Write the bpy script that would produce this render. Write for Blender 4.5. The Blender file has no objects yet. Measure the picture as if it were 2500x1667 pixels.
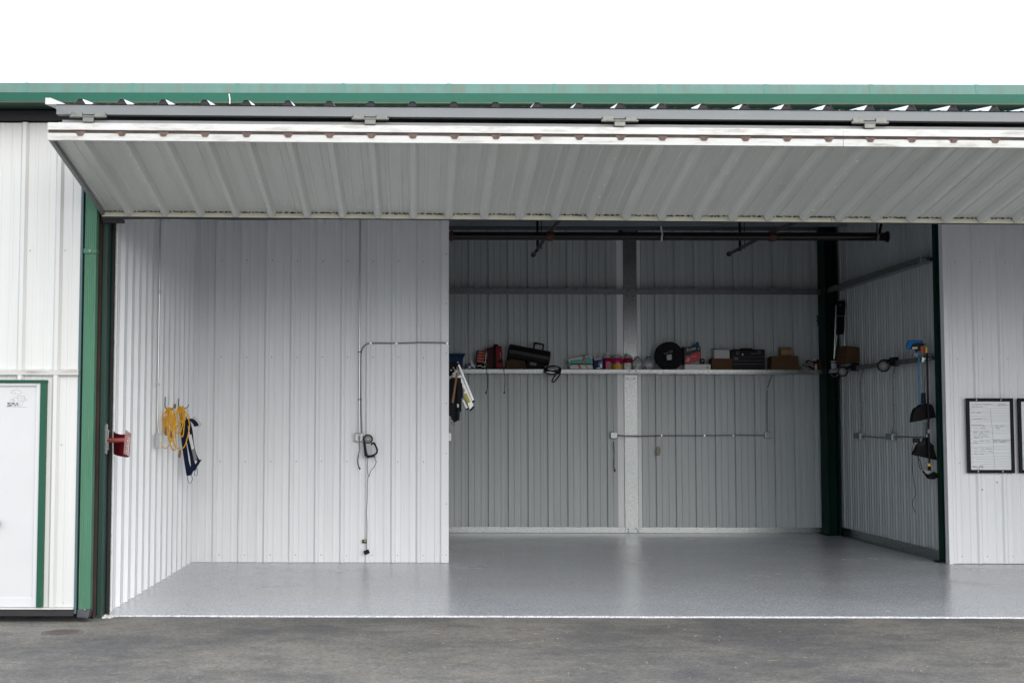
import bpy, bmesh, math, random
from mathutils import Vector, Matrix

random.seed(7)
SC = bpy.context.scene
COL = SC.collection

# ------------------------------------------------------------------ camera
F, CX, CY, HOR, EYE, ROLL = 3200.0, 1020.0, 833.5, 1036.0, 1.646, 0.002
PITCH = math.atan((HOR - CY) / F)
FWD = Vector((0, math.cos(PITCH), math.sin(PITCH)))
RGT = Vector((1, 0, 0))
UPV = Vector((0, -math.sin(PITCH), math.cos(PITCH)))
cam_d = bpy.data.cameras.new('camera')
cam = bpy.data.objects.new('camera', cam_d)
COL.objects.link(cam)
cam_d.sensor_fit = 'HORIZONTAL'
cam_d.sensor_width = 36.0
cam_d.lens = F / 2500.0 * 36.0
cam_d.shift_x = (1250.0 - CX) / 2500.0
cam_d.clip_start = 0.1
cam_d.clip_end = 2000.0
cam_d.dof.use_dof = True
cam_d.dof.focus_distance = 17.0
cam_d.dof.aperture_fstop = 4.5
_r = RGT * math.cos(ROLL) + UPV * math.sin(ROLL)
_u = UPV * math.cos(ROLL) - RGT * math.sin(ROLL)
cam.matrix_world = Matrix(((_r.x, _u.x, -FWD.x, 0), (_r.y, _u.y, -FWD.y, 0), (_r.z, _u.z, -FWD.z, EYE), (0, 0, 0, 1)))
SC.camera = cam

# ------------------------------------------------------------------ sky and light: bright overcast
SUN_EL, SUN_AZ = math.radians(27), math.radians(160)      # azimuth clockwise from +Y
world = bpy.data.worlds.new('World')
SC.world = world
world.use_nodes = True
wn = world.node_tree
for n in list(wn.nodes):
    wn.nodes.remove(n)
w_out = wn.nodes.new('ShaderNodeOutputWorld')
w_bg = wn.nodes.new('ShaderNodeBackground')
w_sky = wn.nodes.new('ShaderNodeTexSky')
w_sky.sky_type = 'NISHITA'
w_sky.sun_disc = False
w_sky.sun_elevation = SUN_EL
w_sky.sun_rotation = SUN_AZ
w_sky.air_density = 1.0
w_sky.dust_density = 4.0
w_sky.ozone_density = 1.0
w_mix = wn.nodes.new('ShaderNodeMix')
w_mix.data_type = 'RGBA'
w_mix.inputs['Factor'].default_value = 0.86                # even cloud layer over the sky
w_mix.inputs[7].default_value = (6.9, 7.5, 8.3, 1)
wn.links.new(w_sky.outputs[0], w_mix.inputs[6])
wn.links.new(w_mix.outputs[2], w_bg.inputs[0])
w_bg.inputs[1].default_value = 0.12
wn.links.new(w_bg.outputs[0], w_out.inputs[0])

sun_d = bpy.data.lights.new('sun', 'SUN')
sun_d.energy = 0.78
sun_d.angle = math.radians(52)
sun_d.color = (1.0, 0.98, 0.95)
sun = bpy.data.objects.new('sun', sun_d)
COL.objects.link(sun)
_sd = Vector((math.sin(SUN_AZ) * math.cos(SUN_EL), math.cos(SUN_AZ) * math.cos(SUN_EL), math.sin(SUN_EL)))
sun.rotation_euler = _sd.to_track_quat('Z', 'Y').to_euler()
sun.location = (0, 0, 30)

SC.view_settings.view_transform = 'Standard'
SC.view_settings.look = 'None'
SC.view_settings.exposure = 0.98
SC.view_settings.gamma = 1.0
SC.view_settings.use_curve_mapping = False
SC.render.engine = 'CYCLES'
SC.cycles.use_denoising = True
SC.cycles.max_bounces = 10
SC.cycles.diffuse_bounces = 6
SC.cycles.glossy_bounces = 4
SC.cycles.transmission_bounces = 6

# ------------------------------------------------------------------ where a point of the place lies
def ray(px, py):
    u, v = px - CX, CY - py
    c, s = math.cos(ROLL), math.sin(ROLL)
    u, v = u * c - v * s, u * s + v * c
    return RGT * (u / F) + UPV * (v / F) + FWD

def at(px, py, Y):                       # point at depth Y
    d = ray(px, py)
    return Vector((0, 0, EYE)) + d * (Y / d.y)

def atx(px, py, X):                      # point on a side wall at X
    d = ray(px, py)
    return Vector((0, 0, EYE)) + d * (X / d.x)

# ------------------------------------------------------------------ materials
MATS = {}
def mat(name, col, rough=0.5, metal=0.0, var=0.0, vscale=(6, 6, 6), bump=0.0, bscale=(200, 200, 200), spec=0.5, detail=4.0, dirt=None, dscale=(3, 3, 3), damt=0.5, dlow=0.5, trans=0.0, bdist=0.01, emit=None, rvar=0.0, sheet=0.0):
    if name in MATS:
        return MATS[name]
    m = bpy.data.materials.new(name)
    m.use_nodes = True
    nt = m.node_tree
    b = nt.nodes['Principled BSDF']
    b.inputs['Base Color'].default_value = (*col, 1)
    b.inputs['Roughness'].default_value = rough
    b.inputs['Metallic'].default_value = metal
    b.inputs['Specular IOR Level'].default_value = spec
    if trans:
        b.inputs['Transmission Weight'].default_value = trans
    geo = None
    def noise(scale, det=detail):
        nonlocal geo
        if geo is None:
            geo = nt.nodes.new('ShaderNodeNewGeometry')
        mp = nt.nodes.new('ShaderNodeMapping')
        mp.inputs['Scale'].default_value = scale
        nt.links.new(geo.outputs['Position'], mp.inputs['Vector'])
        nz = nt.nodes.new('ShaderNodeTexNoise')
        nz.inputs['Scale'].default_value = 1.0
        nz.inputs['Detail'].default_value = det
        nz.inputs['Roughness'].default_value = 0.6
        nt.links.new(mp.outputs[0], nz.inputs['Vector'])
        return nz.outputs['Fac']
    last = None
    if var > 0:
        r = nt.nodes.new('ShaderNodeValToRGB')
        r.color_ramp.elements[0].position = 0.3
        r.color_ramp.elements[1].position = 0.7
        r.color_ramp.elements[0].color = (*[max(0, c * (1 - var)) for c in col], 1)
        r.color_ramp.elements[1].color = (*[min(1, c * (1 + var)) for c in col], 1)
        nt.links.new(noise(vscale), r.inputs[0])
        last = r.outputs[0]
    if dirt is not None:
        r = nt.nodes.new('ShaderNodeValToRGB')
        r.color_ramp.elements[0].position = dlow
        r.color_ramp.elements[1].position = min(1, dlow + 0.25)
        r.color_ramp.elements[0].color = (0, 0, 0, 1)
        r.color_ramp.elements[1].color = (damt, damt, damt, 1)
        nt.links.new(noise(dscale, 8.0), r.inputs[0])
        mx = nt.nodes.new('ShaderNodeMix')
        mx.data_type = 'RGBA'
        nt.links.new(r.outputs[0], mx.inputs['Factor'])
        if last is not None:
            nt.links.new(last, mx.inputs[6])
        else:
            mx.inputs[6].default_value = (*col, 1)
        mx.inputs[7].default_value = (*dirt, 1)
        last = mx.outputs[2]
    if sheet > 0:
        oi = nt.nodes.new('ShaderNodeObjectInfo')
        mr_ = nt.nodes.new('ShaderNodeMapRange')
        mr_.inputs['To Min'].default_value = 1 - sheet
        mr_.inputs['To Max'].default_value = 1 + sheet
        nt.links.new(oi.outputs['Random'], mr_.inputs['Value'])
        hs_ = nt.nodes.new('ShaderNodeHueSaturation')
        nt.links.new(mr_.outputs[0], hs_.inputs['Value'])
        if last is not None:
            nt.links.new(last, hs_.inputs['Color'])
        else:
            hs_.inputs['Color'].default_value = (*col, 1)
        last = hs_.outputs[0]
    if last is not None:
        nt.links.new(last, b.inputs['Base Color'])
    if rvar > 0:
        mr = nt.nodes.new('ShaderNodeMapRange')
        mr.inputs['To Min'].default_value = max(0.02, rough - rvar)
        mr.inputs['To Max'].default_value = min(1, rough + rvar)
        nt.links.new(noise(vscale), mr.inputs['Value'])
        nt.links.new(mr.outputs[0], b.inputs['Roughness'])
    if bump > 0:
        bp = nt.nodes.new('ShaderNodeBump')
        bp.inputs['Strength'].default_value = bump
        bp.inputs['Distance'].default_value = bdist
        nt.links.new(noise(bscale), bp.inputs['Height'])
        nt.links.new(bp.outputs[0], b.inputs['Normal'])
    MATS[name] = m
    return m

# white painted steel, rusty or dusty streaks running down the sheet, shallow oil-canning
WALL = mat('white_painted_steel', (0.80, 0.815, 0.83), 0.42, var=0.035, vscale=(9, 9, 0.5), bump=0.25, bscale=(2.2, 2.2, 0.7), bdist=0.03, rvar=0.06,
           dirt=(0.55, 0.54, 0.5), dscale=(16, 16, 0.6), damt=0.12, dlow=0.6, sheet=0.025)
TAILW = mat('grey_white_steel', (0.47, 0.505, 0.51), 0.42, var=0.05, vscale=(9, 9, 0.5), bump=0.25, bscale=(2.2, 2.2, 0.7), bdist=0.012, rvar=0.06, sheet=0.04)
DOORW = mat('weathered_white_steel', (0.66, 0.675, 0.65), 0.36, var=0.03, vscale=(5, 1.5, 1.5), bump=0.25, bscale=(3, 1, 1), bdist=0.01,
            dirt=(0.38, 0.38, 0.35), dscale=(5, 1.2, 1.2), damt=0.5, dlow=0.60, sheet=0.05)
OUTW = mat('exterior_white_steel', (0.625, 0.625, 0.605), 0.4, var=0.03, vscale=(10, 10, 0.6), bump=0.2, bscale=(2.5, 2.5, 0.8), bdist=0.01,
           dirt=(0.46, 0.44, 0.38), dscale=(22, 22, 0.5), damt=0.16, dlow=0.62)
TRIM = mat('white_trim', (0.60, 0.595, 0.57), 0.4, var=0.04, vscale=(4, 4, 30), dirt=(0.27, 0.23, 0.19), dscale=(5, 5, 34), damt=0.7, dlow=0.49)
CREAM = mat('cream_trim', (0.62, 0.61, 0.50), 0.5, var=0.06, vscale=(6, 6, 6), dirt=(0.25, 0.2, 0.14), dscale=(9, 9, 40), damt=0.5, dlow=0.6)
GREYB = mat('grey_painted_frame', (0.19, 0.20, 0.205), 0.45, var=0.06, vscale=(3, 3, 3), dirt=(0.3, 0.27, 0.22), dscale=(12, 12, 12), damt=0.5, dlow=0.6)
GALV = None
def galv():
    m = bpy.data.materials.new('galvanised_steel')
    m.use_nodes = True
    nt = m.node_tree
    b = nt.nodes['Principled BSDF']
    geo = nt.nodes.new('ShaderNodeNewGeometry')
    vo = nt.nodes.new('ShaderNodeTexVoronoi')
    vo.inputs['Scale'].default_value = 190.0
    nt.links.new(geo.outputs['Position'], vo.inputs['Vector'])
    r = nt.nodes.new('ShaderNodeValToRGB')
    r.color_ramp.elements[0].color = (0.19, 0.205, 0.21, 1)
    r.color_ramp.elements[1].color = (0.31, 0.33, 0.33, 1)
    sp = nt.nodes.new('ShaderNodeSeparateColor')
    nt.links.new(vo.outputs['Color'], sp.inputs[0])
    nt.links.new(sp.outputs[0], r.inputs[0])
    nt.links.new(r.outputs[0], b.inputs['Base Color'])
    mr = nt.nodes.new('ShaderNodeMapRange')
    mr.inputs['To Min'].default_value = 0.24
    mr.inputs['To Max'].default_value = 0.36
    nt.links.new(sp.outputs[1], mr.inputs['Value'])
    nt.links.new(mr.outputs[0], b.inputs['Roughness'])
    b.inputs['Metallic'].default_value = 0.96
    return m
GALV = galv()
GREEN = mat('green_painted_steel', (0.014, 0.082, 0.048), 0.45, spec=0.25, var=0.12, vscale=(10, 10, 1.2), dirt=(0.12, 0.17, 0.12), dscale=(30, 30, 3), damt=0.4, dlow=0.58)
GREEN_F = mat('faded_green_steel', (0.068, 0.180, 0.112), 0.5, spec=0.25, var=0.10, vscale=(14, 14, 1.0), dirt=(0.22, 0.27, 0.2), dscale=(40, 40, 4), damt=0.5, dlow=0.55)
GREEN_C = mat('chalky_green_fascia', (0.092, 0.185, 0.152), 0.6, var=0.08, vscale=(6, 6, 3), dirt=(0.125, 0.135, 0.10), dscale=(26, 8, 3), damt=0.8, dlow=0.47)
GREEN_M = mat('green_gutter_face', (0.018, 0.100, 0.066), 0.45, spec=0.2, var=0.05, vscale=(4, 4, 8))
DKGREEN = mat('dark_green_column', (0.007, 0.030, 0.023), 0.55, spec=0.06, var=0.15, vscale=(6, 6, 2))
CHAR = mat('charcoal_rubber', (0.022, 0.021, 0.024), 0.75, var=0.2, vscale=(3, 3, 10), bump=0.2, bscale=(30, 30, 30))
BLACKP = mat('black_plastic', (0.012, 0.012, 0.014), 0.4, spec=0.12, var=0.2, vscale=(30, 30, 30))
BLACKM = mat('black_matt', (0.010, 0.010, 0.012), 0.7, spec=0.12)
BLACKPIPE = mat('black_steel_pipe', (0.014, 0.013, 0.013), 0.20, metal=0.3, var=0.3, vscale=(8, 30, 30))
REDP = mat('red_oxide_coupling', (0.075, 0.014, 0.012), 0.55, var=0.2, vscale=(20, 20, 20))
RUST = mat('rusty_steel', (0.046, 0.026, 0.023), 0.8, var=0.3, vscale=(15, 15, 4))
DARKGAP = mat('shadowed_backing', (0.015, 0.015, 0.017), 0.8)
SCREW = mat('screw_metal', (0.42, 0.42, 0.42), 0.45, metal=0.6)
SCREWW = mat('screw_white', (0.78, 0.78, 0.75), 0.4)
CONDUIT = mat('conduit_steel', (0.62, 0.63, 0.63), 0.3, metal=0.7)
FLEX = mat('grey_flex_conduit', (0.22, 0.22, 0.225), 0.5, metal=0.3)
BOXSTEEL = mat('box_steel', (0.55, 0.57, 0.57), 0.35, metal=0.7, var=0.15, vscale=(60, 60, 60))
YEL = mat('yellow_cord', (0.84, 0.44, 0.012), 0.45)
YELP = mat('yellow_plastic', (0.85, 0.5, 0.04), 0.4)
NAVY = mat('navy_webbing', (0.010, 0.016, 0.042), 0.8, spec=0.12, bump=0.3, bscale=(300, 300, 300))
WHITEP = mat('white_plastic', (0.72, 0.72, 0.70), 0.4)
PAPER = mat('white_paper', (0.74, 0.74, 0.72), 0.7, var=0.04, vscale=(8, 8, 8))
DRED = mat('dark_red_paint', (0.13, 0.006, 0.012), 0.35, var=0.15, vscale=(20, 20, 20))
RED = mat('red_paint', (0.36, 0.07, 0.055), 0.4)
PINKP = mat('faded_red_plate', (0.34, 0.19, 0.185), 0.5, var=0.15, vscale=(25, 25, 25))
BLUEP = mat('blue_plastic', (0.008, 0.028, 0.085), 0.45, spec=0.12)
BLUEB = mat('bright_blue_plastic', (0.01, 0.16, 0.48), 0.45)
BLUEH = mat('blue_handle', (0.02, 0.17, 0.36), 0.35)
ORANGEP = mat('orange_plastic', (0.62, 0.10, 0.02), 0.45)
ORB = mat('orange_red_print', (0.42, 0.05, 0.015), 0.5)
CARD = mat('brown_cardboard', (0.115, 0.066, 0.035), 0.9, spec=0.1, var=0.1, vscale=(10, 10, 10), bump=0.1, bscale=(60, 60, 300))
CARD2 = mat('light_cardboard', (0.20, 0.135, 0.065), 0.9, spec=0.1, var=0.12, vscale=(14, 14, 14))
CARD3 = mat('dark_kraft_paper', (0.065, 0.042, 0.027), 0.9, spec=0.1, var=0.15, vscale=(18, 18, 18), bump=0.4, bscale=(40, 40, 40))
MAROON = mat('maroon_plastic', (0.16, 0.006, 0.014), 0.4, spec=0.12)
TEAL = mat('teal_plastic_wrap', (0.02, 0.32, 0.29), 0.3, var=0.25, vscale=(25, 25, 25), bump=0.6, bscale=(35, 35, 35))
WRAP = mat('clear_wrap', (0.50, 0.50, 0.48), 0.25, var=0.15, vscale=(30, 30, 30), bump=0.6, bscale=(40, 40, 40))
PINKL = mat('pink_washer_fluid', (0.42, 0.012, 0.10), 0.15, spec=0.6)
REDL = mat('dark_pink_washer_fluid', (0.25, 0.008, 0.05), 0.15, spec=0.6)
CLEARP = mat('clear_jug_plastic', (0.85, 0.87, 0.90), 0.12, trans=0.85)
BLUECAP = mat('blue_cap', (0.012, 0.02, 0.20), 0.4)
LBLY = mat('yellow_label', (0.60, 0.32, 0.01), 0.5)
LBLG = mat('green_label', (0.10, 0.28, 0.06), 0.5)
LBLW = mat('white_label', (0.62, 0.62, 0.58), 0.5, var=0.4, vscale=(20, 20, 90), detail=2)
LBLP = mat('pink_label', (0.45, 0.12, 0.2), 0.5)
REDB = mat('red_box_print', (0.48, 0.02, 0.022), 0.45)
SLATEB = mat('slate_box_print', (0.03, 0.045, 0.055), 0.45, spec=0.12)
SILVER = mat('brushed_silver', (0.55, 0.56, 0.57), 0.3, metal=0.9)
CHROME = mat('bright_chrome', (0.86, 0.85, 0.82), 0.16, metal=1.0)
ALU = mat('ladder_aluminium', (0.70, 0.71, 0.70), 0.4, metal=0.45, var=0.1, vscale=(25, 25, 25))
YLAB = mat('yellow_warning_label', (0.55, 0.50, 0.03), 0.5, var=0.25, vscale=(60, 60, 60))
WOOD = mat('wooden_handle', (0.30, 0.15, 0.065), 0.55, var=0.15, vscale=(40, 40, 5))
DARKT = mat('dark_tarp', (0.016, 0.017, 0.022), 0.65, spec=0.12, bump=0.4, bscale=(60, 60, 20))
REFL = mat('lamp_reflector', (0.36, 0.36, 0.355), 0.35)
FRAMEB = mat('black_board_frame', (0.014, 0.012, 0.020), 0.5, spec=0.12)
BOARD = mat('whiteboard_face', (0.74, 0.77, 0.785), 0.25)
INK = mat('black_marker_ink', (0.06, 0.06, 0.07), 0.5)
INKG = mat('grey_marker_ink', (0.22, 0.22, 0.24), 0.5)
INKR = mat('red_marker_ink', (0.50, 0.14, 0.14), 0.5)
INKB = mat('blue_marker_ink', (0.08, 0.22, 0.50), 0.5)
INKT = mat('green_marker_ink', (0.06, 0.42, 0.32), 0.5)
DOORP = mat('walk_door_paint', (0.59, 0.59, 0.59), 0.35, var=0.02, vscale=(3, 3, 3), dirt=(0.42, 0.41, 0.40), dscale=(6, 6, 4), damt=0.25, dlow=0.60)
LOGO = mat('logo_ink', (0.07, 0.06, 0.08), 0.5)
LOGOF = mat('faint_logo_ink', (0.45, 0.45, 0.46), 0.5)
STRAW = mat('dry_straw', (0.30, 0.24, 0.15), 0.8, var=0.3, vscale=(40, 40, 40))
GREYT = mat('grey_plastic', (0.20, 0.21, 0.21), 0.4)
LGREY = mat('light_grey_plastic', (0.42, 0.42, 0.43), 0.3)
INSUL = mat('roof_liner', (0.24, 0.26, 0.29), 0.6, var=0.1, vscale=(2, 2, 2))

def floor_mat():
    m = bpy.data.materials.new('grey_flake_epoxy')
    m.use_nodes = True
    nt = m.node_tree
    b = nt.nodes['Principled BSDF']
    geo = nt.nodes.new('ShaderNodeNewGeometry')
    vo = nt.nodes.new('ShaderNodeTexVoronoi')
    vo.inputs['Scale'].default_value = 110.0
    nt.links.new(geo.outputs['Position'], vo.inputs['Vector'])
    sp = nt.nodes.new('ShaderNodeSeparateColor')
    nt.links.new(vo.outputs['Color'], sp.inputs[0])
    r = nt.nodes.new('ShaderNodeValToRGB')
    r.color_ramp.elements[0].color = (0.36, 0.37, 0.39, 1)
    r.color_ramp.elements[1].color = (0.71, 0.725, 0.755, 1)
    e = r.color_ramp.elements.new(0.5)
    e.color = (0.51, 0.52, 0.545, 1)
    nt.links.new(sp.outputs[0], r.inputs[0])
    nz = nt.nodes.new('ShaderNodeTexNoise')
    nz.inputs['Scale'].default_value = 0.9
    nz.inputs['Detail'].default_value = 6
    nt.links.new(geo.outputs['Position'], nz.inputs['Vector'])
    mr = nt.nodes.new('ShaderNodeMapRange')
    mr.inputs['To Min'].default_value = 0.88
    mr.inputs['To Max'].default_value = 1.1
    nt.links.new(nz.outputs['Fac'], mr.inputs['Value'])
    mx = nt.nodes.new('ShaderNodeMix')
    mx.data_type = 'RGBA'
    mx.blend_type = 'MULTIPLY'
    mx.inputs['Factor'].default_value = 1.0
    nt.links.new(r.outputs[0], mx.inputs[6])
    cmb = nt.nodes.new('ShaderNodeCombineColor')
    for i in range(3):
        nt.links.new(mr.outputs[0], cmb.inputs[i])
    nt.links.new(cmb.outputs[0], mx.inputs[7])
    nt.links.new(mx.outputs[2], b.inputs['Base Color'])
    r2 = nt.nodes.new('ShaderNodeMapRange')
    r2.inputs['To Min'].default_value = 0.17
    r2.inputs['To Max'].default_value = 0.33
    nt.links.new(nz.outputs['Fac'], r2.inputs['Value'])
    nt.links.new(r2.outputs[0], b.inputs['Roughness'])
    nz2 = nt.nodes.new('ShaderNodeTexNoise')
    nz2.inputs['Scale'].default_value = 45
    nt.links.new(geo.outputs['Position'], nz2.inputs['Vector'])
    bp = nt.nodes.new('ShaderNodeBump')
    bp.inputs['Strength'].default_value = 0.2
    bp.inputs['Distance'].default_value = 0.004
    nt.links.new(nz2.outputs['Fac'], bp.inputs['Height'])
    nt.links.new(bp.outputs[0], b.inputs['Normal'])
    return m

def asphalt_mat():
    m = bpy.data.materials.new('worn_asphalt')
    m.use_nodes = True
    nt = m.node_tree
    b = nt.nodes['Principled BSDF']
    geo = nt.nodes.new('ShaderNodeNewGeometry')
    def nz(scale, det, mapscale=(1, 1, 1), rough=0.6):
        mp = nt.nodes.new('ShaderNodeMapping')
        mp.inputs['Scale'].default_value = mapscale
        nt.links.new(geo.outputs['Position'], mp.inputs['Vector'])
        n = nt.nodes.new('ShaderNodeTexNoise')
        n.inputs['Scale'].default_value = scale
        n.inputs['Detail'].default_value = det
        n.inputs['Roughness'].default_value = rough
        nt.links.new(mp.outputs[0], n.inputs['Vector'])
        return n.outputs['Fac']
    def ramp(fac, p0, c0, p1, c1):
        r = nt.nodes.new('ShaderNodeValToRGB')
        r.color_ramp.elements[0].position = p0
        r.color_ramp.elements[1].position = p1
        r.color_ramp.elements[0].color = (*c0, 1)
        r.color_ramp.elements[1].color = (*c1, 1)
        nt.links.new(fac, r.inputs[0])
        return r.outputs[0]
    def mix(f, a, c, typ='MIX'):
        x = nt.nodes.new('ShaderNodeMix')
        x.data_type = 'RGBA'
        x.blend_type = typ
        if isinstance(f, float):
            x.inputs['Factor'].default_value = f
        else:
            nt.links.new(f, x.inputs['Factor'])
        for v, k in ((a, 6), (c, 7)):
            if isinstance(v, tuple):
                x.inputs[k].default_value = (*v, 1)
            else:
                nt.links.new(v, x.inputs[k])
        return x.outputs[2]
    big = nz(0.8, 8, (0.7, 0.9, 1), 0.62)
    base = ramp(big, 0.40, (0.126, 0.123, 0.124), 0.60, (0.232, 0.219, 0.198))
    dust = nz(1.5, 10, (0.7, 1.1, 1), 0.72)
    c = mix(ramp(dust, 0.50, (0, 0, 0), 0.72, (0.75, 0.75, 0.75)), base, (0.252, 0.228, 0.188))
    spots = nz(1.8, 8, (0.7, 1.1, 1), 0.7)
    c = mix(ramp(spots, 0.54, (0, 0, 0), 0.66, (0.7, 0.7, 0.7)), c, (0.108, 0.105, 0.106))
    mid = nz(7, 9, (0.9, 1.0, 1), 0.75)
    c = mix(0.9, c, ramp(mid, 0.33, (0.82, 0.82, 0.82), 0.67, (1.18, 1.17, 1.15)), 'MULTIPLY')
    fine = nz(38, 5, (1, 1, 1), 0.8)
    c = mix(0.9, c, ramp(fine, 0.38, (0.68, 0.68, 0.68), 0.62, (1.32, 1.31, 1.29)), 'MULTIPLY')
    grit = nz(160, 2)
    c = mix(0.85, c, ramp(grit, 0.3, (0.62, 0.62, 0.62), 0.7, (1.35, 1.33, 1.30)), 'MULTIPLY')
    peb = nz(34, 3)
    c = mix(ramp(peb, 0.66, (0, 0, 0), 0.74, (0.5, 0.5, 0.5)), c, (0.36, 0.33, 0.27))
    nt.links.new(c, b.inputs['Base Color'])
    b.inputs['Roughness'].default_value = 0.85
    bp = nt.nodes.new('ShaderNodeBump')
    bp.inputs['Strength'].default_value = 0.5
    bp.inputs['Distance'].default_value = 0.006
    nt.links.new(nz(120, 4), bp.inputs['Height'])
    nt.links.new(bp.outputs[0], b.inputs['Normal'])
    return m
EPOXY = floor_mat()
ASPHALT = asphalt_mat()

# ------------------------------------------------------------------ mesh building
MAT_OF = {}                       # object -> its world matrix (parents are never scaled)
class MB:
    def __init__(self):
        self.v, self.f = [], []
    def add(self, vs, fs):
        o = len(self.v)
        self.v += [Vector(p) for p in vs]
        self.f += [tuple(i + o for i in f) for f in fs]
        return self
    def box(self, x0, x1, y0, y1, z0, z1):
        vs = [(x, y, z) for z in (z0, z1) for y in (y0, y1) for x in (x0, x1)]
        return self.add(vs, [(0, 2, 3, 1), (4, 5, 7, 6), (0, 1, 5, 4), (2, 6, 7, 3), (0, 4, 6, 2), (1, 3, 7, 5)])
    def obox(self, c, ax, ay, az):               # oriented box: centre and three half-axis vectors
        c, ax, ay, az = Vector(c), Vector(ax), Vector(ay), Vector(az)
        vs = [c + ax * i + ay * j + az * k for k in (-1, 1) for j in (-1, 1) for i in (-1, 1)]
        return self.add(vs, [(0, 2, 3, 1), (4, 5, 7, 6), (0, 1, 5, 4), (2, 6, 7, 3), (0, 4, 6, 2), (1, 3, 7, 5)])
    def prism(self, poly, vec):                  # polygon of 3-D points swept along vec
        vec = Vector(vec)
        n = len(poly)
        a = [Vector(p) for p in poly]
        fs = [tuple(range(n))[::-1], tuple(range(n, 2 * n))]
        fs += [(i, (i + 1) % n, n + (i + 1) % n, n + i) for i in range(n)]
        return self.add(a + [p + vec for p in a], fs)
    def tube(self, pts, r, n=8, closed=False, cap=True):
        pts = [Vector(p) for p in pts]
        m = len(pts)
        rs = r if isinstance(r, (list, tuple)) else [r] * m
        tan = []
        for i in range(m):
            if closed:
                t = pts[(i + 1) % m] - pts[i - 1]
            else:
                t = pts[min(i + 1, m - 1)] - pts[max(i - 1, 0)]
            tan.append(t.normalized() if t.length > 1e-9 else Vector((0, 0, 1)))
        ref = Vector((0, 0, 1)) if abs(tan[0].z) < 0.9 else Vector((1, 0, 0))
        nv = (ref - tan[0] * ref.dot(tan[0])).normalized()
        vs = []
        for i in range(m):
            nv = (nv - tan[i] * nv.dot(tan[i]))
            if nv.length < 1e-6:
                nv = tan[i].orthogonal()
            nv.normalize()
            bv = tan[i].cross(nv)
            for k in range(n):
                a = 2 * math.pi * k / n
                vs.append(pts[i] + (nv * math.cos(a) + bv * math.sin(a)) * rs[i])
        fs = []
        for i in range(m if closed else m - 1):
            j = (i + 1) % m
            for k in range(n):
                k2 = (k + 1) % n
                fs.append((i * n + k, i * n + k2, j * n + k2, j * n + k))
        if cap and not closed:
            fs.append(tuple(range(n))[::-1])
            fs.append(tuple(range((m - 1) * n, m * n)))
        return self.add(vs, fs)
    def lathe(self, prof, org, axis, n=16, sq=None):      # prof: (radius, distance along axis)
        axis = Vector(axis).normalized()
        u = axis.orthogonal().normalized()
        w = axis.cross(u)
        org = Vector(org)
        vs, fs = [], []
        for r, h in prof:
            for k in range(n):
                a = 2 * math.pi * (k + 0.5) / n
                vs.append(org + axis * h + (u * math.cos(a) + w * math.sin(a)) * r)
        for i in range(len(prof) - 1):
            for k in range(n):
                k2 = (k + 1) % n
                fs.append((i * n + k, i * n + k2, (i + 1) * n + k2, (i + 1) * n + k))
        if prof[0][0] > 1e-5:
            fs.append(tuple(range(n))[::-1])
        if prof[-1][0] > 1e-5:
            fs.append(tuple(range((len(prof) - 1) * n, len(prof) * n)))
        return self.add(vs, fs)
    def ribbon(self, pts, width, thick, wdir):            # flat strap along pts
        pts = [Vector(p) for p in pts]
        wdir = Vector(wdir).normalized()
        vs = []
        m = len(pts)
        for i in range(m):
            t = (pts[min(i + 1, m - 1)] - pts[max(i - 1, 0)]).normalized()
            nrm = t.cross(wdir).normalized()
            for a, b in ((-1, -1), (1, -1), (1, 1), (-1, 1)):
                vs.append(pts[i] + wdir * (a * width / 2) + nrm * (b * thick / 2))
        fs = []
        for i in range(m - 1):
            for k in range(4):
                k2 = (k + 1) % 4
                fs.append((i * 4 + k, i * 4 + k2, i * 4 + 4 + k2, i * 4 + 4 + k))
        fs += [(3, 2, 1, 0), tuple((m - 1) * 4 + k for k in range(4))]
        return self.add(vs, fs)
    def mesh(self, name):
        me = bpy.data.meshes.new(name)
        me.from_pydata([tuple(p) for p in self.v], [], self.f)
        return me
    def build(self, name, m, parent=None, smooth=False, bevel=0.0, local=False, kind=None, label=None, fix=True):
        if parent is not None and not local:
            inv = MAT_OF[parent].inverted()
            self.v = [inv @ p for p in self.v]
        me = self.mesh(name)
        if fix:
            bm = bmesh.new()
            bm.from_mesh(me)
            bmesh.ops.recalc_face_normals(bm, faces=bm.faces)
            bm.to_mesh(me)
            bm.free()
        if parent is None:                                # origin at the middle of the base
            xs = [p.x for p in self.v]; ys = [p.y for p in self.v]; zs = [p.z for p in self.v]
            o = Vector(((min(xs) + max(xs)) / 2, (min(ys) + max(ys)) / 2, min(zs)))
            me.transform(Matrix.Translation(-o))
        ob = bpy.data.objects.new(name, me)
        COL.objects.link(ob)
        if parent is None:
            ob.location = o
            MAT_OF[ob] = Matrix.Translation(o)
        else:
            ob.parent = parent
            MAT_OF[ob] = MAT_OF[parent]
        me.materials.append(m)
        if smooth:
            for p in me.polygons:
                p.use_smooth = True
            if smooth == 'auto':
                me.set_sharp_from_angle(angle=math.radians(40))
        if bevel:
            bv = ob.modifiers.new('edge_wear', 'BEVEL')
            bv.width = bevel
            bv.segments = 2
            bv.limit_method = 'ANGLE'
            bv.angle_limit = math.radians(35)
        if kind:
            ob['kind'] = kind
        if label:
            ob['label'] = label
        return ob

def share(me, name, parent, m_local=None, m=None):
    ob = bpy.data.objects.new(name, me)
    COL.objects.link(ob)
    ob.parent = parent
    if m_local is not None:
        ob.matrix_local = m_local
    MAT_OF[ob] = MAT_OF[parent] @ (m_local or Matrix.Identity(4))
    return ob

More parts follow.
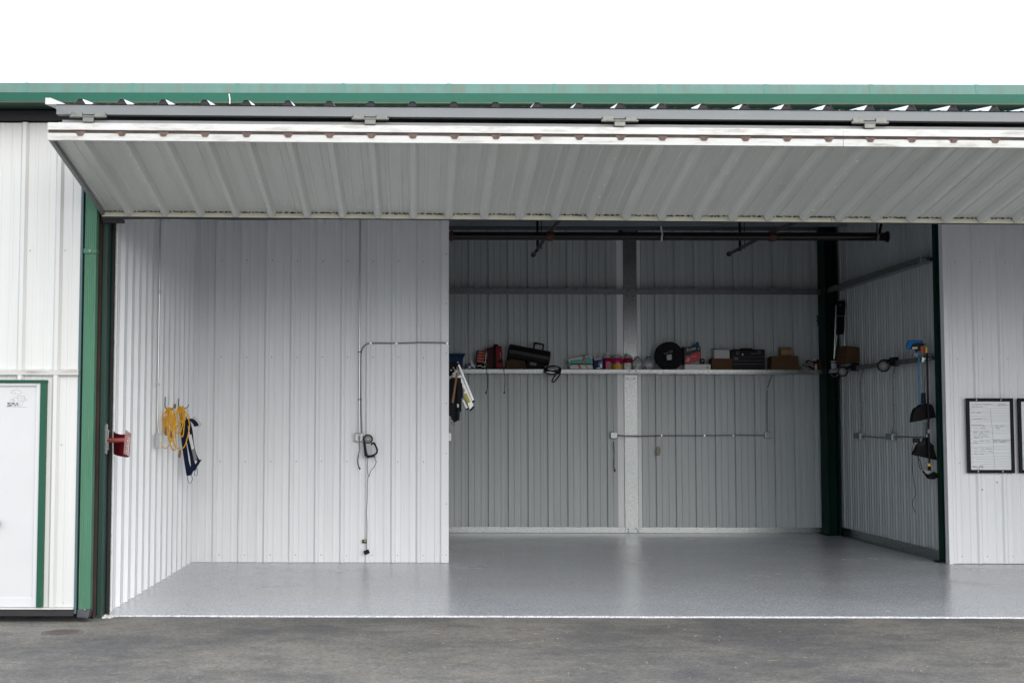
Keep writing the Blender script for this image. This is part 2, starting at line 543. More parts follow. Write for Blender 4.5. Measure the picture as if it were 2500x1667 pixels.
def thing(name, label, cat, loc=(0, 0, 0), rotz=0.0, group=None, roty=0.0):
    o = bpy.data.objects.new(name, None)
    COL.objects.link(o)
    o.empty_display_size = 0.1
    o.location = loc
    o.rotation_euler = (0, roty, rotz)
    o['label'] = label
    o['category'] = cat
    o['kind'] = 'thing'
    if group:
        o['group'] = group
    MAT_OF[o] = Matrix.Translation(Vector(loc)) @ Matrix.Rotation(rotz, 4, 'Z') @ Matrix.Rotation(roty, 4, 'Y')
    return o

def tag(o, label, cat, group=None):
    o['label'] = label
    o['category'] = cat
    if group:
        o['group'] = group
    return o

def text(body, name, size, m, parent, org, xdir, zdir, spacing=1.0, ext=0.0006, align='LEFT', shear=0.0):
    cu = bpy.data.curves.new(name, 'FONT')
    cu.body = body
    cu.size = size
    cu.extrude = ext
    cu.align_x = align
    cu.space_character = spacing
    cu.shear = shear
    cu.resolution_u = 3
    cu.materials.append(m)
    tmp = bpy.data.objects.new(name, cu)
    COL.objects.link(tmp)
    dg = bpy.context.evaluated_depsgraph_get()
    me = bpy.data.meshes.new_from_object(tmp.evaluated_get(dg))
    bpy.data.objects.remove(tmp)
    if not me.materials:
        me.materials.append(m)
    ob = bpy.data.objects.new(name, me)
    COL.objects.link(ob)
    x = Vector(xdir).normalized()
    z = Vector(zdir).normalized()
    n = x.cross(z)
    w = Matrix(((x.x, z.x, n.x, org[0]), (x.y, z.y, n.y, org[1]), (x.z, z.z, n.z, org[2]), (0, 0, 0, 1)))
    ob.parent = parent
    ob.matrix_local = MAT_OF[parent].inverted() @ w
    return ob

def spline(pts, n=8, closed=False):                    # Catmull-Rom through the points
    pts = [Vector(p) for p in pts]
    m = len(pts)
    out = []
    for i in range(m if closed else m - 1):
        if closed:
            p0, p1, p2, p3 = pts[i - 1], pts[i], pts[(i + 1) % m], pts[(i + 2) % m]
        else:
            p0, p1, p2, p3 = pts[max(i - 1, 0)], pts[i], pts[i + 1], pts[min(i + 2, m - 1)]
        for k in range(n):
            t = k / n
            out.append(0.5 * ((2 * p1) + (p2 - p0) * t + (2 * p0 - 5 * p1 + 4 * p2 - p3) * t * t + (3 * p1 - p0 - 3 * p2 + p3) * t ** 3))
    if not closed:
        out.append(pts[-1])
    return out

# ------------------------------------------------------------------ ribbed sheet steel
PITCH_R = 0.3048
def rib_profile(w, first, h, base=0.072, top=0.030, minor=0.004):
    pts = []
    k = math.floor((0 - first) / PITCH_R) - 1
    while first + k * PITCH_R < w + PITCH_R:
        c = first + k * PITCH_R
        pts += [(c - base / 2, 0), (c - top / 2, h), (c + top / 2, h), (c + base / 2, 0)]
        for q in (1 / 3, 2 / 3):
            g = c + PITCH_R * q
            mh = minor if h > 0 else -minor
            pts += [(g - 0.016, 0), (g - 0.009, mh), (g + 0.009, mh), (g + 0.016, 0)]
        k += 1
    out = []
    def lerp(x):
        for (xa, ya), (xb, yb) in zip(pts, pts[1:]):
            if xa <= x <= xb:
                return ya + (yb - ya) * (x - xa) / max(xb - xa, 1e-9)
        return 0
    out.append((0, lerp(0)))
    out += [(x, y) for x, y in pts if 1e-4 < x < w - 1e-4]
    out.append((w, lerp(w)))
    return out

SHEETS = {}
def sheet_mesh(w, first, h, z0, z1, m, minor=0.004, base=0.072, top=0.030):
    key = (round(w, 4), round(first, 4), h, minor, base, round(z0, 3), round(z1, 3), m.name)
    if key in SHEETS:
        return SHEETS[key]
    pr = rib_profile(w, first, h, base, top, minor)
    t = 0.0007
    vs, fs = [], []
    for x, d in pr:
        vs += [(x, -d, z0), (x, -d, z1)]
    for i in range(len(pr) - 1):
        fs.append((2 * i, 2 * i + 2, 2 * i + 3, 2 * i + 1))
    me = bpy.data.meshes.new('wall_panel')
    me.from_pydata(vs, [], fs)
    me.materials.append(m)
    SHEETS[key] = me
    return me

def panels(parent, x0, x1, first, h, z0, z1, m, name='wall_panel', seam=0, minor=0.004, base=0.072, top=0.030, ybase=0.0, base_m=None):
    """36-inch sheets lapped at every third rib, as parts of parent (local x along the wall, -y to the viewer)"""
    cuts = []
    k = seam
    c = first + seam * PITCH_R
    while c > x0:
        c -= 3 * PITCH_R
    while c < x1:
        a, b = max(x0, c - base / 2), min(x1, c + 3 * PITCH_R + base / 2)
        if b - a > 0.02:
            cuts.append((a, b))
        c += 3 * PITCH_R
    for i, (a, b) in enumerate(cuts):
        f = (first - a) % PITCH_R
        me = sheet_mesh(b - a, f, h, z0, z1, m, minor, base, top)
        share(me, name, parent, (base_m or Matrix.Identity(4)) @ Matrix.Translation((a, ybase - 0.0016 * (i % 2), 0)))

def screw_part(parent, pts, m=SCREW, r=0.0065, name='screws', nrm=(0, -1, 0)):
    mb = MB()
    n = Vector(nrm)
    for p in pts:
        mb.lathe([(r * 1.25, 0), (r * 1.25, 0.0015), (r * 0.7, 0.002), (r * 0.6, 0.006)], Vector(p), n, 6)
    return mb.build(name, m, parent, local=True, kind='stuff')

def rib_xs(x0, x1, first, off=0.0):
    out = []
    k = math.ceil((x0 - first - off) / PITCH_R)
    while first + off + k * PITCH_R < x1:
        out.append(first + off + k * PITCH_R)
        k += 1
    return out

# ================================================================== THE SETTING
YF, YB, YT = 11.45, 15.78, 20.20            # slab edge, cross walls, tail wall
XL, XO, XR, XE = -2.72, 0.374, 6.40, 9.45   # left wall, opening to the tail, tail right wall, right end
g = MB(); g.add([(-200, -150, -0.014), (200, -150, -0.014), (200, 250, -0.014), (-200, 250, -0.014)], [(0, 1, 2, 3)])
o = g.build('asphalt_apron', ASPHALT); o['kind'] = 'structure'
# slab with a slightly chipped, unevenly poured front edge
g = MB()
N = 260
x0s, x1s = XL - 0.06, XE + 0.1
edge = []
for i in range(N + 1):
    x = x0s + (x1s - x0s) * i / N
    edge.append((x, YF + 0.006 * math.sin(x * 2.1) + random.uniform(-0.006, 0.006)))
vs = [(x, y, 0.0) for x, y in edge] + [(x, y - 0.003, -0.016) for x, y in edge] + [(x0s, YT + 0.3, 0), (x1s, YT + 0.3, 0)]
fs = [(i, i + 1, N + 2 + i, N + 1 + i) for i in range(N)]
fs = [(N + 1 + i, N + 2 + i, i + 1, i) for i in range(N)]
fs.append(tuple(range(N + 1)) + (2 * N + 3, 2 * N + 2))
g.add(vs, fs)
o = g.build('epoxy_floor', EPOXY); o['kind'] = 'structure'

# roof over everything: liner deck with purlins
roof = thing('hangar_roof', 'low metal roof with green fascia and gutter along its front edge', 'roof', (0, YF, 4.3))
RZ = lambda y: 4.50 + (y - 10.8) * 0.037
MB().add([(-12, 10.86, RZ(10.86)), (13, 10.86, RZ(10.86)), (13, 20.7, RZ(20.7)), (-12, 20.7, RZ(20.7)),
          (-12, 10.86, RZ(10.86) - 0.02), (13, 10.86, RZ(10.86) - 0.02), (13, 20.7, RZ(20.7) - 0.02), (-12, 20.7, RZ(20.7) - 0.02)],
         [(0, 1, 2, 3), (7, 6, 5, 4), (0, 4, 5, 1), (1, 5, 6, 2), (2, 6, 7, 3), (3, 7, 4, 0)]).build('roof_deck', INSUL, roof)
for y in (12.4, 13.6, 14.8, 16.0, 17.2, 18.4, 19.4):
    z = RZ(y) - 0.022
    MB().box(-3, 9.6, y, y + 0.06, z - 0.19, z).build('purlin', INSUL, roof)
MB().box(0.3, 6.5, YT - 0.16, YT + 0.03, 4.655, RZ(YT) - 0.023).build('eave_strut', mat('blue_grey_strut', (0.075, 0.09, 0.115), 0.5), roof)
# fascia: chalky sloped upper band in 3-foot lengths, gutter face under it, dark soffit behind
FZ0, FZ1, FZ2 = 4.329, 4.405, 4.497
seg0 = 1020 + 0
fx = at(65, 210, 10.8).x
fx_list = []
x = fx - 10 * 0.885
while x < 12:
    fx_list.append(x); x += 0.885
for a, b in zip(fx_list, fx_list[1:]):
    MB().prism([(a, 10.80, FZ1), (a, 10.835, FZ2), (a, 10.86, FZ2), (a, 10.86, FZ1)], (b - a - 0.004, 0, 0)).build('fascia_panel', GREEN_C, roof)
    MB().prism([(b - 0.026, 10.798, FZ1 + 0.001), (b - 0.026, 10.833, FZ2 + 0.002), (b - 0.026, 10.85, FZ2 + 0.002)], (0.03, 0, 0)).build('fascia_lap', mat('green_lap', (0.072, 0.180, 0.142), 0.5), roof)
MB().prism([(-12, 10.795, FZ0), (-12, 10.795, FZ1), (-12, 10.86, FZ1 - 0.001), (-12, 10.86, FZ0 + 0.02)], (24, 0, 0)).build('gutter_face', GREEN_M, roof)
MB().box(-12, 12, 10.797, 10.83, FZ0 - 0.004, FZ0 - 0.0005).build('gutter_hem', mat('dirty_hem', (0.16, 0.18, 0.10), 0.7), roof)
MB().box(-12, 12, 10.83, 11.36, FZ0 + 0.002, FZ0 + 0.014).build('soffit', mat('soffit_green', (0.010, 0.045, 0.032), 0.6), roof)
MB().box(-12, 12, 11.20, 11.23, FZ0 - 0.05, FZ0 + 0.001).build('soffit_rail', mat('soffit_green', (0.010, 0.045, 0.032), 0.6), roof)
MB().box(-12, 12, 11.36, 11.52, 3.95, 4.49).build('header', CHAR, roof)
p0 = at(559, 230, 10.79); p1 = at(561, 254, 10.785)
MB().tube([p0, (p0 + p1) / 2 + Vector((0.004, 0, 0)), p1], 0.005, 6).build('strap_end', WHITEP, roof)

# ------------------------------------------------------------------ walls
HW = 4.62
# left side wall of the main bay
w = thing('corrugated_side_wall', 'white ribbed steel wall receding at the left, with yellow cords hung on it', 'wall', (XL, 11.56, 0), math.radians(90))
L = YB - 11.56
panels(w, 0.0, L - 0.002, 0.10, 0.036, 0.004, 4.45, WALL, seam=1)
MB().box(-0.012, 0.0, -0.045, 0.01, 0.0, 4.4).build('edge_trim', TRIM, w, local=True)
sp = []
for z in (0.08, 1.05, 2.25, 3.45):
    sp += [(x, -0.002, z) for x in rib_xs(0.1, L, 0.10, 0.06)]
screw_part(w, sp)
# back wall of the main bay, left of the opening
w = thing('corrugated_cross_wall', 'white ribbed steel wall behind the vacuum, left of the dark tail bay', 'wall', (XL, YB, 0))
W = XO - XL
rf = at(532, 600, YB).x - XL
panels(w, 0.0, W - 0.085, rf, 0.030, 0.005, 4.55, WALL, seam=2, minor=0.007)
MB().box(W - 0.092, W, -0.034, 0.10, 0.004, 4.55).build('corner_trim', TRIM if False else mat('white_corner_trim', (0.82, 0.835, 0.85), 0.4), w, local=True, bevel=0.003)
MB().box(0, W - 0.09, 0.002, 0.012, 0.001, 4.55).build('backing', GREYT, w, local=True)
sp = []
for z in (0.09, 1.2, 2.45, 3.62):
    sp += [(x, -0.002, z + random.uniform(-0.006, 0.006)) for x in rib_xs(0.05, W - 0.1, rf, 0.055)]
for k in range(8):
    sp.append((W - 0.03, -0.0345, 0.10 + k * 0.60))
screw_part(w, sp)
# tail: left wall (seen only from the side)
w = thing('tail_partition_wall', 'ribbed steel partition the ladder hangs on, beside the tail bay opening', 'wall', (XO - 0.03, YB + 0.10, 0), math.radians(90))
L = YT - YB - 0.10
panels(w, 0, L, 0.15, 0.028, 0.004, 4.6, WALL)
MB().box(0, L, 0.002, 0.012, 0, 4.6).build('backing', DARKGAP, w, local=True)
# tail back wall
w = thing('tail_back_wall', 'dim ribbed steel back wall with the long cluttered shelf', 'wall', (0.30, YT, 0))
c0, c1 = at(1508, 1100, YT).x - 0.30, at(1566, 1100, YT).x - 0.30
r0 = at(1140.3, 700, YT).x - 0.30
r1 = at(1642.7, 700, YT).x - 0.30
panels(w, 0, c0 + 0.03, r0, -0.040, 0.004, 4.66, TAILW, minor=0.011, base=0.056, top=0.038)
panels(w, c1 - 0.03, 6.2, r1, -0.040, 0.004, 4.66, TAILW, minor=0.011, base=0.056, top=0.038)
MB().box(0, 6.3, 0.046, 0.06, 0, 4.7).build('backing', DARKGAP, w, local=True)
MB().box(c0, c1, -0.012, -0.004, 0.01, 4.62).build('joint_cover', mat('white_corner_trim', (0.82, 0.835, 0.85), 0.4), w, local=True)
for (za, zb) in ((2.424, 2.488), (3.640, 3.722)):
    # C-channel girt: web, front face and a returned lip
    mb = MB()
    pf = [(0, -0.004, za + 0.02), (0, -0.004, za + 0.045), (0, -0.205, za + 0.045), (0, -0.205, zb), (0, -0.222, zb), (0, -0.226, za + 0.012), (0, -0.215, za), (0, -0.150, za), (0, -0.150, za + 0.004), (0, -0.2, za + 0.02)]
    pf = [(0, -0.004, za + 0.030), (0, -0.004, zb - 0.012), (0, -0.214, zb - 0.012), (0, -0.214, zb), (0, -0.220, zb), (0, -0.220, za + 0.014), (0, -0.226, za + 0.010), (0, -0.226, za), (0, -0.20, za), (0, -0.20, za + 0.030)]
    mb.prism(pf, (6.04, 0, 0)).build('girt', GALV, w, local=True)
mb = MB().box(0.05, 6.02, -0.030, -0.0295, 0.012, 0.088).box(0.05, 6.02, -0.07, -0.0295, 0.004, 0.012)
mb.build('base_angle', GALV, w, local=True)
sp = [(0.15 + 0.295 * k, -0.031, 0.06) for k in range(20)]
screw_part(w, sp, CHAR, 0.005)
sp = []
for z in (1.05, 1.62, 3.05, 4.1):
    sp += [(x, 0.0, z) for x in rib_xs(0.1, 6, r0, 0.10)[::3]]
screw_part(w, sp, SCREW, 0.005)
# green paint smear near the corner
pz = [at(px, py, YT - 0.004) for px, py in ((1993, 770), (1997, 776), (1995, 782), (1998, 790), (1994, 796))]
MB().ribbon(spline(pz, 4), 0.022, 0.002, (1, 0, 0.4)).build('paint_smear', mat('green_smear', (0.01, 0.12, 0.10), 0.6), w)
# wasp-nest like daub
q = at(1606, 1101, YT - 0.02)
mb = MB()
mb.lathe([(0.0, -0.075), (0.03, -0.06), (0.038, 0.0), (0.03, 0.05), (0.0, 0.075)], q, (0.1, 0, 1), 9)
mb.build('mud_daub', mat('dry_mud', (0.36, 0.35, 0.28), 0.9, var=0.3, vscale=(60, 60, 60), bump=0.8, bscale=(80, 80, 80)), w, smooth=True)
# tail right wall
w = thing('tail_side_wall', 'dim ribbed steel wall with work lamps and brooms, right of the tail bay', 'wall', (XR, YT, 0), math.radians(-90))
L = YT - YB - 0.16
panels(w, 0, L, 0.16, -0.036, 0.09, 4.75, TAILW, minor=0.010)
MB().box(0, L, 0.046, 0.06, 0, 4.75).build('backing', DARKGAP, w, local=True)
for (za, zb) in ((2.424, 2.488), (3.640, 3.722)):
    pf = [(0.16, -0.004, za + 0.030), (0.16, -0.004, zb - 0.012), (0.16, -0.20, zb - 0.012), (0.16, -0.20, zb), (0.16, -0.206, zb), (0.16, -0.206, za + 0.014), (0.16, -0.212, za + 0.010), (0.16, -0.212, za), (0.16, -0.18, za), (0.16, -0.18, za + 0.030)]
    MB().prism(pf, (L - 0.30, 0, 0)).build('girt', GALV, w, local=True)
MB().box(0.1, L, -0.032, -0.0305, 0.012, 0.125).box(0.1, L, -0.07, -0.0305, 0.004, 0.012).build('base_angle', GALV, w, local=True)
# cross wall right of the tail
w = thing('board_wall', 'white ribbed steel wall on the right carrying the whiteboards', 'wall', (6.345, YB, 0))
r2 = at(2374.7, 600, YB).x - 6.345
panels(w, 0.045, XE - 6.345, r2, 0.022, 0.006, 4.55, WALL, minor=0.006)
MB().box(-0.004, 0.05, -0.030, 0.08, 0.0, 4.55).build('corner_trim', mat('white_corner_trim', (0.82, 0.835, 0.85), 0.4), w, local=True, bevel=0.003)
MB().box(0.06, 3.1, 0.002, 0.012, 0, 4.55).build('backing', DARKGAP, w, local=True)
sp = []
for z in (0.09, 1.2, 2.45, 3.62):
    sp += [(x, -0.002, z) for x in rib_xs(0.05, 3.0, r2, 0.085)]
screw_part(w, sp)
# right side wall of the main bay (outside the picture, closes the room)
w = thing('far_side_wall', 'white ribbed steel wall closing the right end of the bay', 'wall', (XE, YB, 0), math.radians(-90))
panels(w, 0, YB - 11.5, 0.1, 0.036, 0.004, 4.5, WALL)
MB().box(0, YB - 11.5, 0.002, 0.012, 0, 4.5).build('backing', DARKGAP, w, local=True)

# ------------------------------------------------------------------ columns
c = thing('galvanised_column', 'spangled galvanised steel post in the middle of the tail wall', 'column', (at(1540, 1290, 20.03).x, 20.16, 0))
xa, xb = at(1524, 1000, 20.166).x, at(1557, 1000, 20.166).x
MB().box(xa, xb, 20.166, 20.196, 0.004, 4.69).build('post', GALV, c, bevel=0.004)
mb = MB()
for px, py in ((1532, 924), (1548, 924), (1530, 723), (1546, 723), (1534, 1291), (1553, 1290), (1534, 1297), (1557, 1296)):
    mb.lathe([(0.011, 0), (0.010, 0.010), (0.004, 0.012)], at(px, py, 20.165), (0, -1, 0), 8)
for px, py in ((1537, 905), (1553, 905), (1534, 709), (1551, 709)):
    mb.lathe([(0.009, 0), (0.008, 0.010), (0.004, 0.012)], at(px, py, 19.974), (0, -1, 0), 8)
mb.build('bolts', CHAR, c, kind='stuff')

c = thing('green_corner_column', 'near-black green steel column in the back right corner of the tail', 'column', (6.25, 19.95, 0))
xa, xb = 6.165, 6.350
MB().box(xa, xa + 0.012, 19.78, 20.12, 0.004, 4.76).build('flange', DKGREEN, c)
MB().box(xb - 0.012, xb, 19.78, 20.12, 0.004, 4.76).build('flange', DKGREEN, c)
MB().box(xa + 0.013, xb - 0.013, 19.93, 19.942, 0.004, 4.76).build('web', DKGREEN, c)
MB().box(xa - 0.04, xb + 0.0, 19.74, 20.15, 0.001, 0.02).build('base_plate', DKGREEN, c)
c = thing('green_edge_column', 'slim dark green steel column where the tail wall meets the whiteboard wall', 'column', (6.36, 16.0, 0))
MB().box(6.325, 6.41, 15.93, 16.02, 0.004, 4.70).build('flange', DKGREEN, c)
MB().box(6.345, 6.357, 15.865, 15.929, 0.004, 4.70).build('web', DKGREEN, c)
MB().box(6.27, 6.42, 15.90, 16.05, 0.001, 0.015).build('base_plate', DKGREEN, c)

# jamb between the two hangars, seen left of the opening
c = thing('green_door_jamb', 'dark green steel door jamb with a rusty guide strip beside the downspout', 'column', (-2.77, 11.45, 0))
MB().box(-2.905, -2.80, 11.36, 11.55, -0.015, 3.95).build('jamb_face', DKGREEN, c)
MB().box(-2.80, -2.772, 11.34, 11.55, -0.015, 3.95).build('jamb_return', DKGREEN, c)
MB().box(-2.77, -2.745, 11.30, 11.335, 0.0, 3.7).build('guide_strip', RUST, c, bevel=0.002)
MB().box(-2.745, -2.705, 11.345, 11.56, -0.015, 3.95).build('jamb_post', mat('jamb_green', (0.010, 0.045, 0.033), 0.45, var=0.15, vscale=(8, 8, 1)), c, bevel=0.002)
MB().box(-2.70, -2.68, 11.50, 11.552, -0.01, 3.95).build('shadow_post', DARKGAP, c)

# ================================================================== THE OPEN BIFOLD DOOR
XD, XD1 = -2.72, 9.42
DL = XD1 - XD
D0 = Vector((XD, 11.17, 3.43))
door = thing('bifold_door', 'white ribbed bifold hangar door folded up over the opening', 'hangar door', D0, roty=0.006)
MAT_OF[door] = Matrix.Translation(D0)                  # parts are laid out level, the door hangs a little low on the right
LipY, LipZ, InY, InZ = 9.52, 3.768, 11.17, 3.475
e = Vector((0, InY - LipY, InZ - LipZ)); leaf_len = e.length; e.normalize()
nd = Vector((0, e.z, -e.y))                            # points down, out of the leaf
def leaf_pt(x, s, d):                                  # s from the inner edge towards the fold, d below the sheet
    return Vector((x, InY, InZ)) - e * s + nd * d
# lower leaf: frame of square tube, ribbed sheets underneath as its pieces
mb = MB()
for s in (0.03, 0.55, 1.10, leaf_len - 0.03):
    mb.obox(leaf_pt((XD + XD1) / 2, s, -0.035), (DL / 2 - 0.02, 0, 0), e * 0.025, nd * 0.025)
for k in range(8):
    x = XD + 0.04 + k * (DL - 0.08) / 7
    mb.obox(leaf_pt(x, leaf_len / 2, -0.0352), (0.02, 0, 0), e * (leaf_len / 2 - 0.06), nd * 0.0235)
low = mb.build('lower_leaf', GREYB, door)
yv = -nd
bm_ = Matrix(((1, 0, 0, XD), (0, yv.y, -e.y, InY), (0, yv.z, -e.z, InZ), (0, 0, 0, 1)))
RX = -0.955 - XD
panels(low, 0.0, DL, RX, 0.046, 0.0, leaf_len, DOORW, name='leaf_sheet', seam=0, minor=0.005, base=0.088, top=0.036, base_m=MAT_OF[door].inverted() @ bm_)
# screws in rows under the leaf and along the laps
pts = []
for s in (0.012, 0.80):
    for off in (0.085, 0.205) if s > 0.1 else (0.06, 0.11, 0.16, 0.21, 0.245):
        pts += [leaf_pt(x + XD, s, 0.002) for x in rib_xs(0.05, DL, RX, off)]
for x in rib_xs(0.0, DL, RX)[1::3]:
    pts += [leaf_pt(x + XD, s, 0.0465) for s in (0.02, 0.28, 0.56, 0.84, 1.12, 1.4)]
mb = MB()
for p in pts:
    mb.lathe([(0.0085, 0), (0.008, 0.002), (0.0045, 0.003), (0.004, 0.008)], p, nd, 6)
mb.build('screws', SCREWW, low, kind='stuff')
mb = MB()
mb.obox(leaf_pt(XD + 0.012, leaf_len / 2, 0.006), (0.014, 0, 0), e * (leaf_len / 2 + 0.004), nd * 0.034)
mb.build('end_channel', GREYB, low)
# fold edge trims
MB().box(XD + 0.10, XD1, 9.515, 9.575, 3.850, 3.874).build('fold_bar', mat('light_grey_frame', (0.20, 0.20, 0.195), 0.5, var=0.08, vscale=(5, 5, 5), dirt=(0.3, 0.25, 0.18), dscale=(10, 10, 30), damt=0.6, dlow=0.55), low, bevel=0.002)
cut = at(1875 + 690 / 3.76, 340, 9.49).x
for a, b in ((XD, cut - 0.0007), (cut + 0.0007, XD1)):
    MB().prism([(a, 9.492, 3.797), (a, 9.492, 3.843), (a, 9.497, 3.849), (a, 9.545, 3.849), (a, 9.545, 3.797)], (b - a, 0, 0)).build('fold_trim', TRIM, low)
    MB().prism([(a + 0.001, 9.497, 3.720), (a + 0.001, 9.494, 3.772), (a + 0.001, 9.520, 3.778), (a + 0.001, 9.520, 3.720)], (b - a - 0.002, 0, 0)).build('drip_trim', TRIM, low)
MB().box(XD + 0.006, XD1, 9.507, 9.535, 3.7785, 3.7965).build('fold_gap', mat('rust_brown_gap', (0.085, 0.062, 0.052), 0.85, var=0.35, vscale=(8, 8, 8)), low)
CAP = mat('rusty_rib_end', (0.13, 0.085, 0.07), 0.85, var=0.35, vscale=(20, 20, 20))
for x in rib_xs(0.1, DL, RX):
    x += XD
    MB().prism([(x - 0.040, 9.4895, 3.786), (x - 0.017, 9.4895, 3.752), (x + 0.017, 9.4895, 3.752), (x + 0.040, 9.4895, 3.786)], (0, 0.005, 0)).build('rib_cap', CAP, low)
# inner (bottom) edge of the leaf with its rubber seal
for a, b in ((XD + 0.002, 3.55), (3.553, XD1)):
    MB().prism([(a, 11.178, 3.425), (a, 11.176, 3.477), (a, 11.20, 3.477), (a, 11.20, 3.425)], (b - a, 0, 0)).build('bottom_trim', CREAM, low)
mb = MB()
n = 60
z0 = [3.398 + 0.006 * math.sin(i * 0.7) + 0.0065 * min(i, 12) / 3 for i in range(n + 1)]
pl = [(XD + DL * i / n, 11.186, min(z0[i], 3.418)) for i in range(n + 1)]
for i in range(n):
    (xa, ya, za), (xb, yb, zb) = pl[i], pl[i + 1]
    mb.add([(xa, 11.186, za), (xb, 11.186, zb), (xb, 11.186, 3.427), (xa, 11.186, 3.427), (xa, 11.206, za), (xb, 11.206, zb), (xb, 11.206, 3.427), (xa, 11.206, 3.427)],
           [(0, 1, 2, 3), (5, 4, 7, 6), (0, 4, 5, 1), (3, 2, 6, 7)])
mb.build('bottom_seal', CHAR, low)
# dirt and foam closure between sheet and trim
mb = MB()
for i in range(520):
    x = XD + DL * (i + random.random()) / 520
    r = random.uniform(0.006, 0.016)
    mb.obox(leaf_pt(x, -0.001, 0.004 + random.uniform(0, 0.006)), (r, 0, 0), (0, 0.003, 0), (0, 0, random.uniform(0.003, 0.007)))
mb.build('closure_dirt', mat('closure_dirt', (0.05, 0.042, 0.032), 0.9), low, kind='stuff')
p = at(277, 540, 11.2)
MB().box(p.x - 0.09, p.x + 0.085, 11.20, 11.26, p.z - 0.010, p.z + 0.016).build('seal_bracket', CHAR, low)
# upper leaf
U0 = Vector((XD, 9.50, 3.985)); U1y, U1z = 11.12, 4.232
e2 = Vector((0, U1y - U0.y, U1z - U0.z)); ul = e2.length; e2.normalize()
nu = Vector((0, -e2.z, e2.y))
mb = MB().box(XD + 0.06, XD1, 9.50, 9.56, 3.913, 3.983)
mb.prism([(XD + 0.055, 9.498, 3.983), (XD + 0.055, 9.498, 3.95), (XD + 0.14, 9.498, 3.915), (XD + 0.14, 9.498, 3.983)], (0, 0.06, 0))
for s in (0.6, 1.15, ul - 0.05):
    q = U0 + e2 * s - nu * 0.04
    mb.obox((XD + DL / 2, q.y, q.z), (DL / 2 - 0.05, 0, 0), e2 * 0.03, nu * 0.03)
for k in range(8):
    x = XD + 0.10 + k * (DL - 0.2) / 7
    q = U0 + e2 * (ul / 2 + 0.02) - nu * 0.041
    mb.obox((x, q.y, q.z), (0.022, 0, 0), e2 * (ul / 2 - 0.08), nu * 0.028)
upf = mb.build('upper_leaf', GREYB, door)
mb = MB()
q = U0 + e2 * (ul / 2 + 0.03) - nu * 0.075
mb.obox((XD + DL / 2, q.y, q.z), (DL / 2 - 0.06, 0, 0), e2 * (ul / 2 - 0.04), nu * 0.003)
mb.build('leaf_liner', BLACKM, upf)
yv2 = -nu
bm2 = Matrix(((1, 0, 0, XD), (0, yv2.y, e2.y, U0.y - 0.012), (0, yv2.z, e2.z, U0.z + 0.002), (0, 0, 0, 1)))
panels(upf, 0.0, DL, RX - 0.006, 0.036, 0.0, ul, mat('clean_white_sheet', (0.78, 0.79, 0.79), 0.4), name='leaf_sheet', seam=0, base=0.082, top=0.034, base_m=MAT_OF[door].inverted() @ bm2)
for x in rib_xs(0.1, DL, RX - 0.006):
    x += XD
    MB().prism([(x - 0.038, 9.491, 3.987), (x - 0.016, 9.491, 4.020), (x + 0.016, 9.491, 4.020), (x + 0.038, 9.491, 3.987)], (0, 0.02, 0)).build('rib_shade_plug', CHAR, upf)  # black plugs added so the open rib ends show a hollow's shade
MB().prism([(XD - 0.02, 9.486, 3.983), (XD - 0.02, 9.486, 4.030), (XD + 0.02, 9.486, 4.030), (XD + 0.13, 9.486, 3.985)], (0, 1.2, 0.15)).build('end_cap', OUTW, upf)
for px in (215, 903, 1512, 2122):
    x = at(px, 285, 9.49).x
    h = MB().tube([(x - 0.135, 9.485, 3.893), (x + 0.135, 9.485, 3.893)], 0.009, 10).build('hinge', SILVER if False else mat('worn_hinge', (0.19, 0.19, 0.175), 0.45, metal=0.4, var=0.2, vscale=(30, 30, 30)), door, smooth='auto')
    MH = MATS['worn_hinge']
    for dx in (-0.085, 0.085):
        MB().box(x + dx - 0.040, x + dx + 0.040, 9.482, 9.499, 3.884, 3.928).build('hinge_plate', MH, h, bevel=0.003)
    MB().box(x - 0.040, x + 0.040, 9.480, 9.513, 3.852, 3.902).build('hinge_plate', MH, h, bevel=0.003)

# ================================================================== CLOSED DOOR OF THE NEXT HANGAR
YN = 11.12
ND = Vector((-2.91, YN, 0.02))
nd_ = thing('closed_hangar_door', 'closed white ribbed hangar door at the left with a walk door set in it', 'hangar door', (-2.91, YN, 0.02))
bN = Matrix.Translation((-9.0, YN, 0))
NR = at(149, 350, YN).x + 9.0
inv = MAT_OF[nd_].inverted()
upl = MB().box(-8.9, -2.95, YN + 0.04, YN + 0.09, 4.10, 4.16).box(-8.9, -2.95, YN + 0.04, YN + 0.09, 2.12, 2.18).build('upper_leaf', GREYB, nd_)
panels(upl, 0, 9.0 - 2.882, NR, 0.034, 2.100, 4.222, OUTW, name='leaf_sheet', base_m=inv @ bN)
MB().box(-8.9, -2.93, YN + 0.005, YN + 0.02, 4.18, 4.23).build('leaf_liner', DARKGAP, upl)
lol = MB().box(-8.9, -2.95, YN + 0.04, YN + 0.09, 1.98, 2.04).box(-8.9, -2.95, YN + 0.04, YN + 0.09, 0.12, 0.18).build('lower_leaf', GREYB, nd_)
panels(lol, 9.0 - 3.17, 9.0 - 2.882, NR, 0.034, 0.115, 2.06, OUTW, name='leaf_sheet', base_m=inv @ bN)
panels(lol, 9.0 - 4.35, 9.0 - 3.17, NR, 0.034, 2.0, 2.06, OUTW, name='leaf_sheet', base_m=inv @ bN)
panels(lol, 0, 9.0 - 4.35, NR, 0.034, 0.115, 2.06, OUTW, name='leaf_sheet', base_m=inv @ bN)
MB().prism([(-9, YN - 0.038, 2.058), (-9, YN - 0.044, 2.098), (-9, YN + 0.01, 2.112), (-9, YN + 0.01, 2.058)], (9 - 2.872, 0, 0)).build('fold_trim', TRIM, nd_)
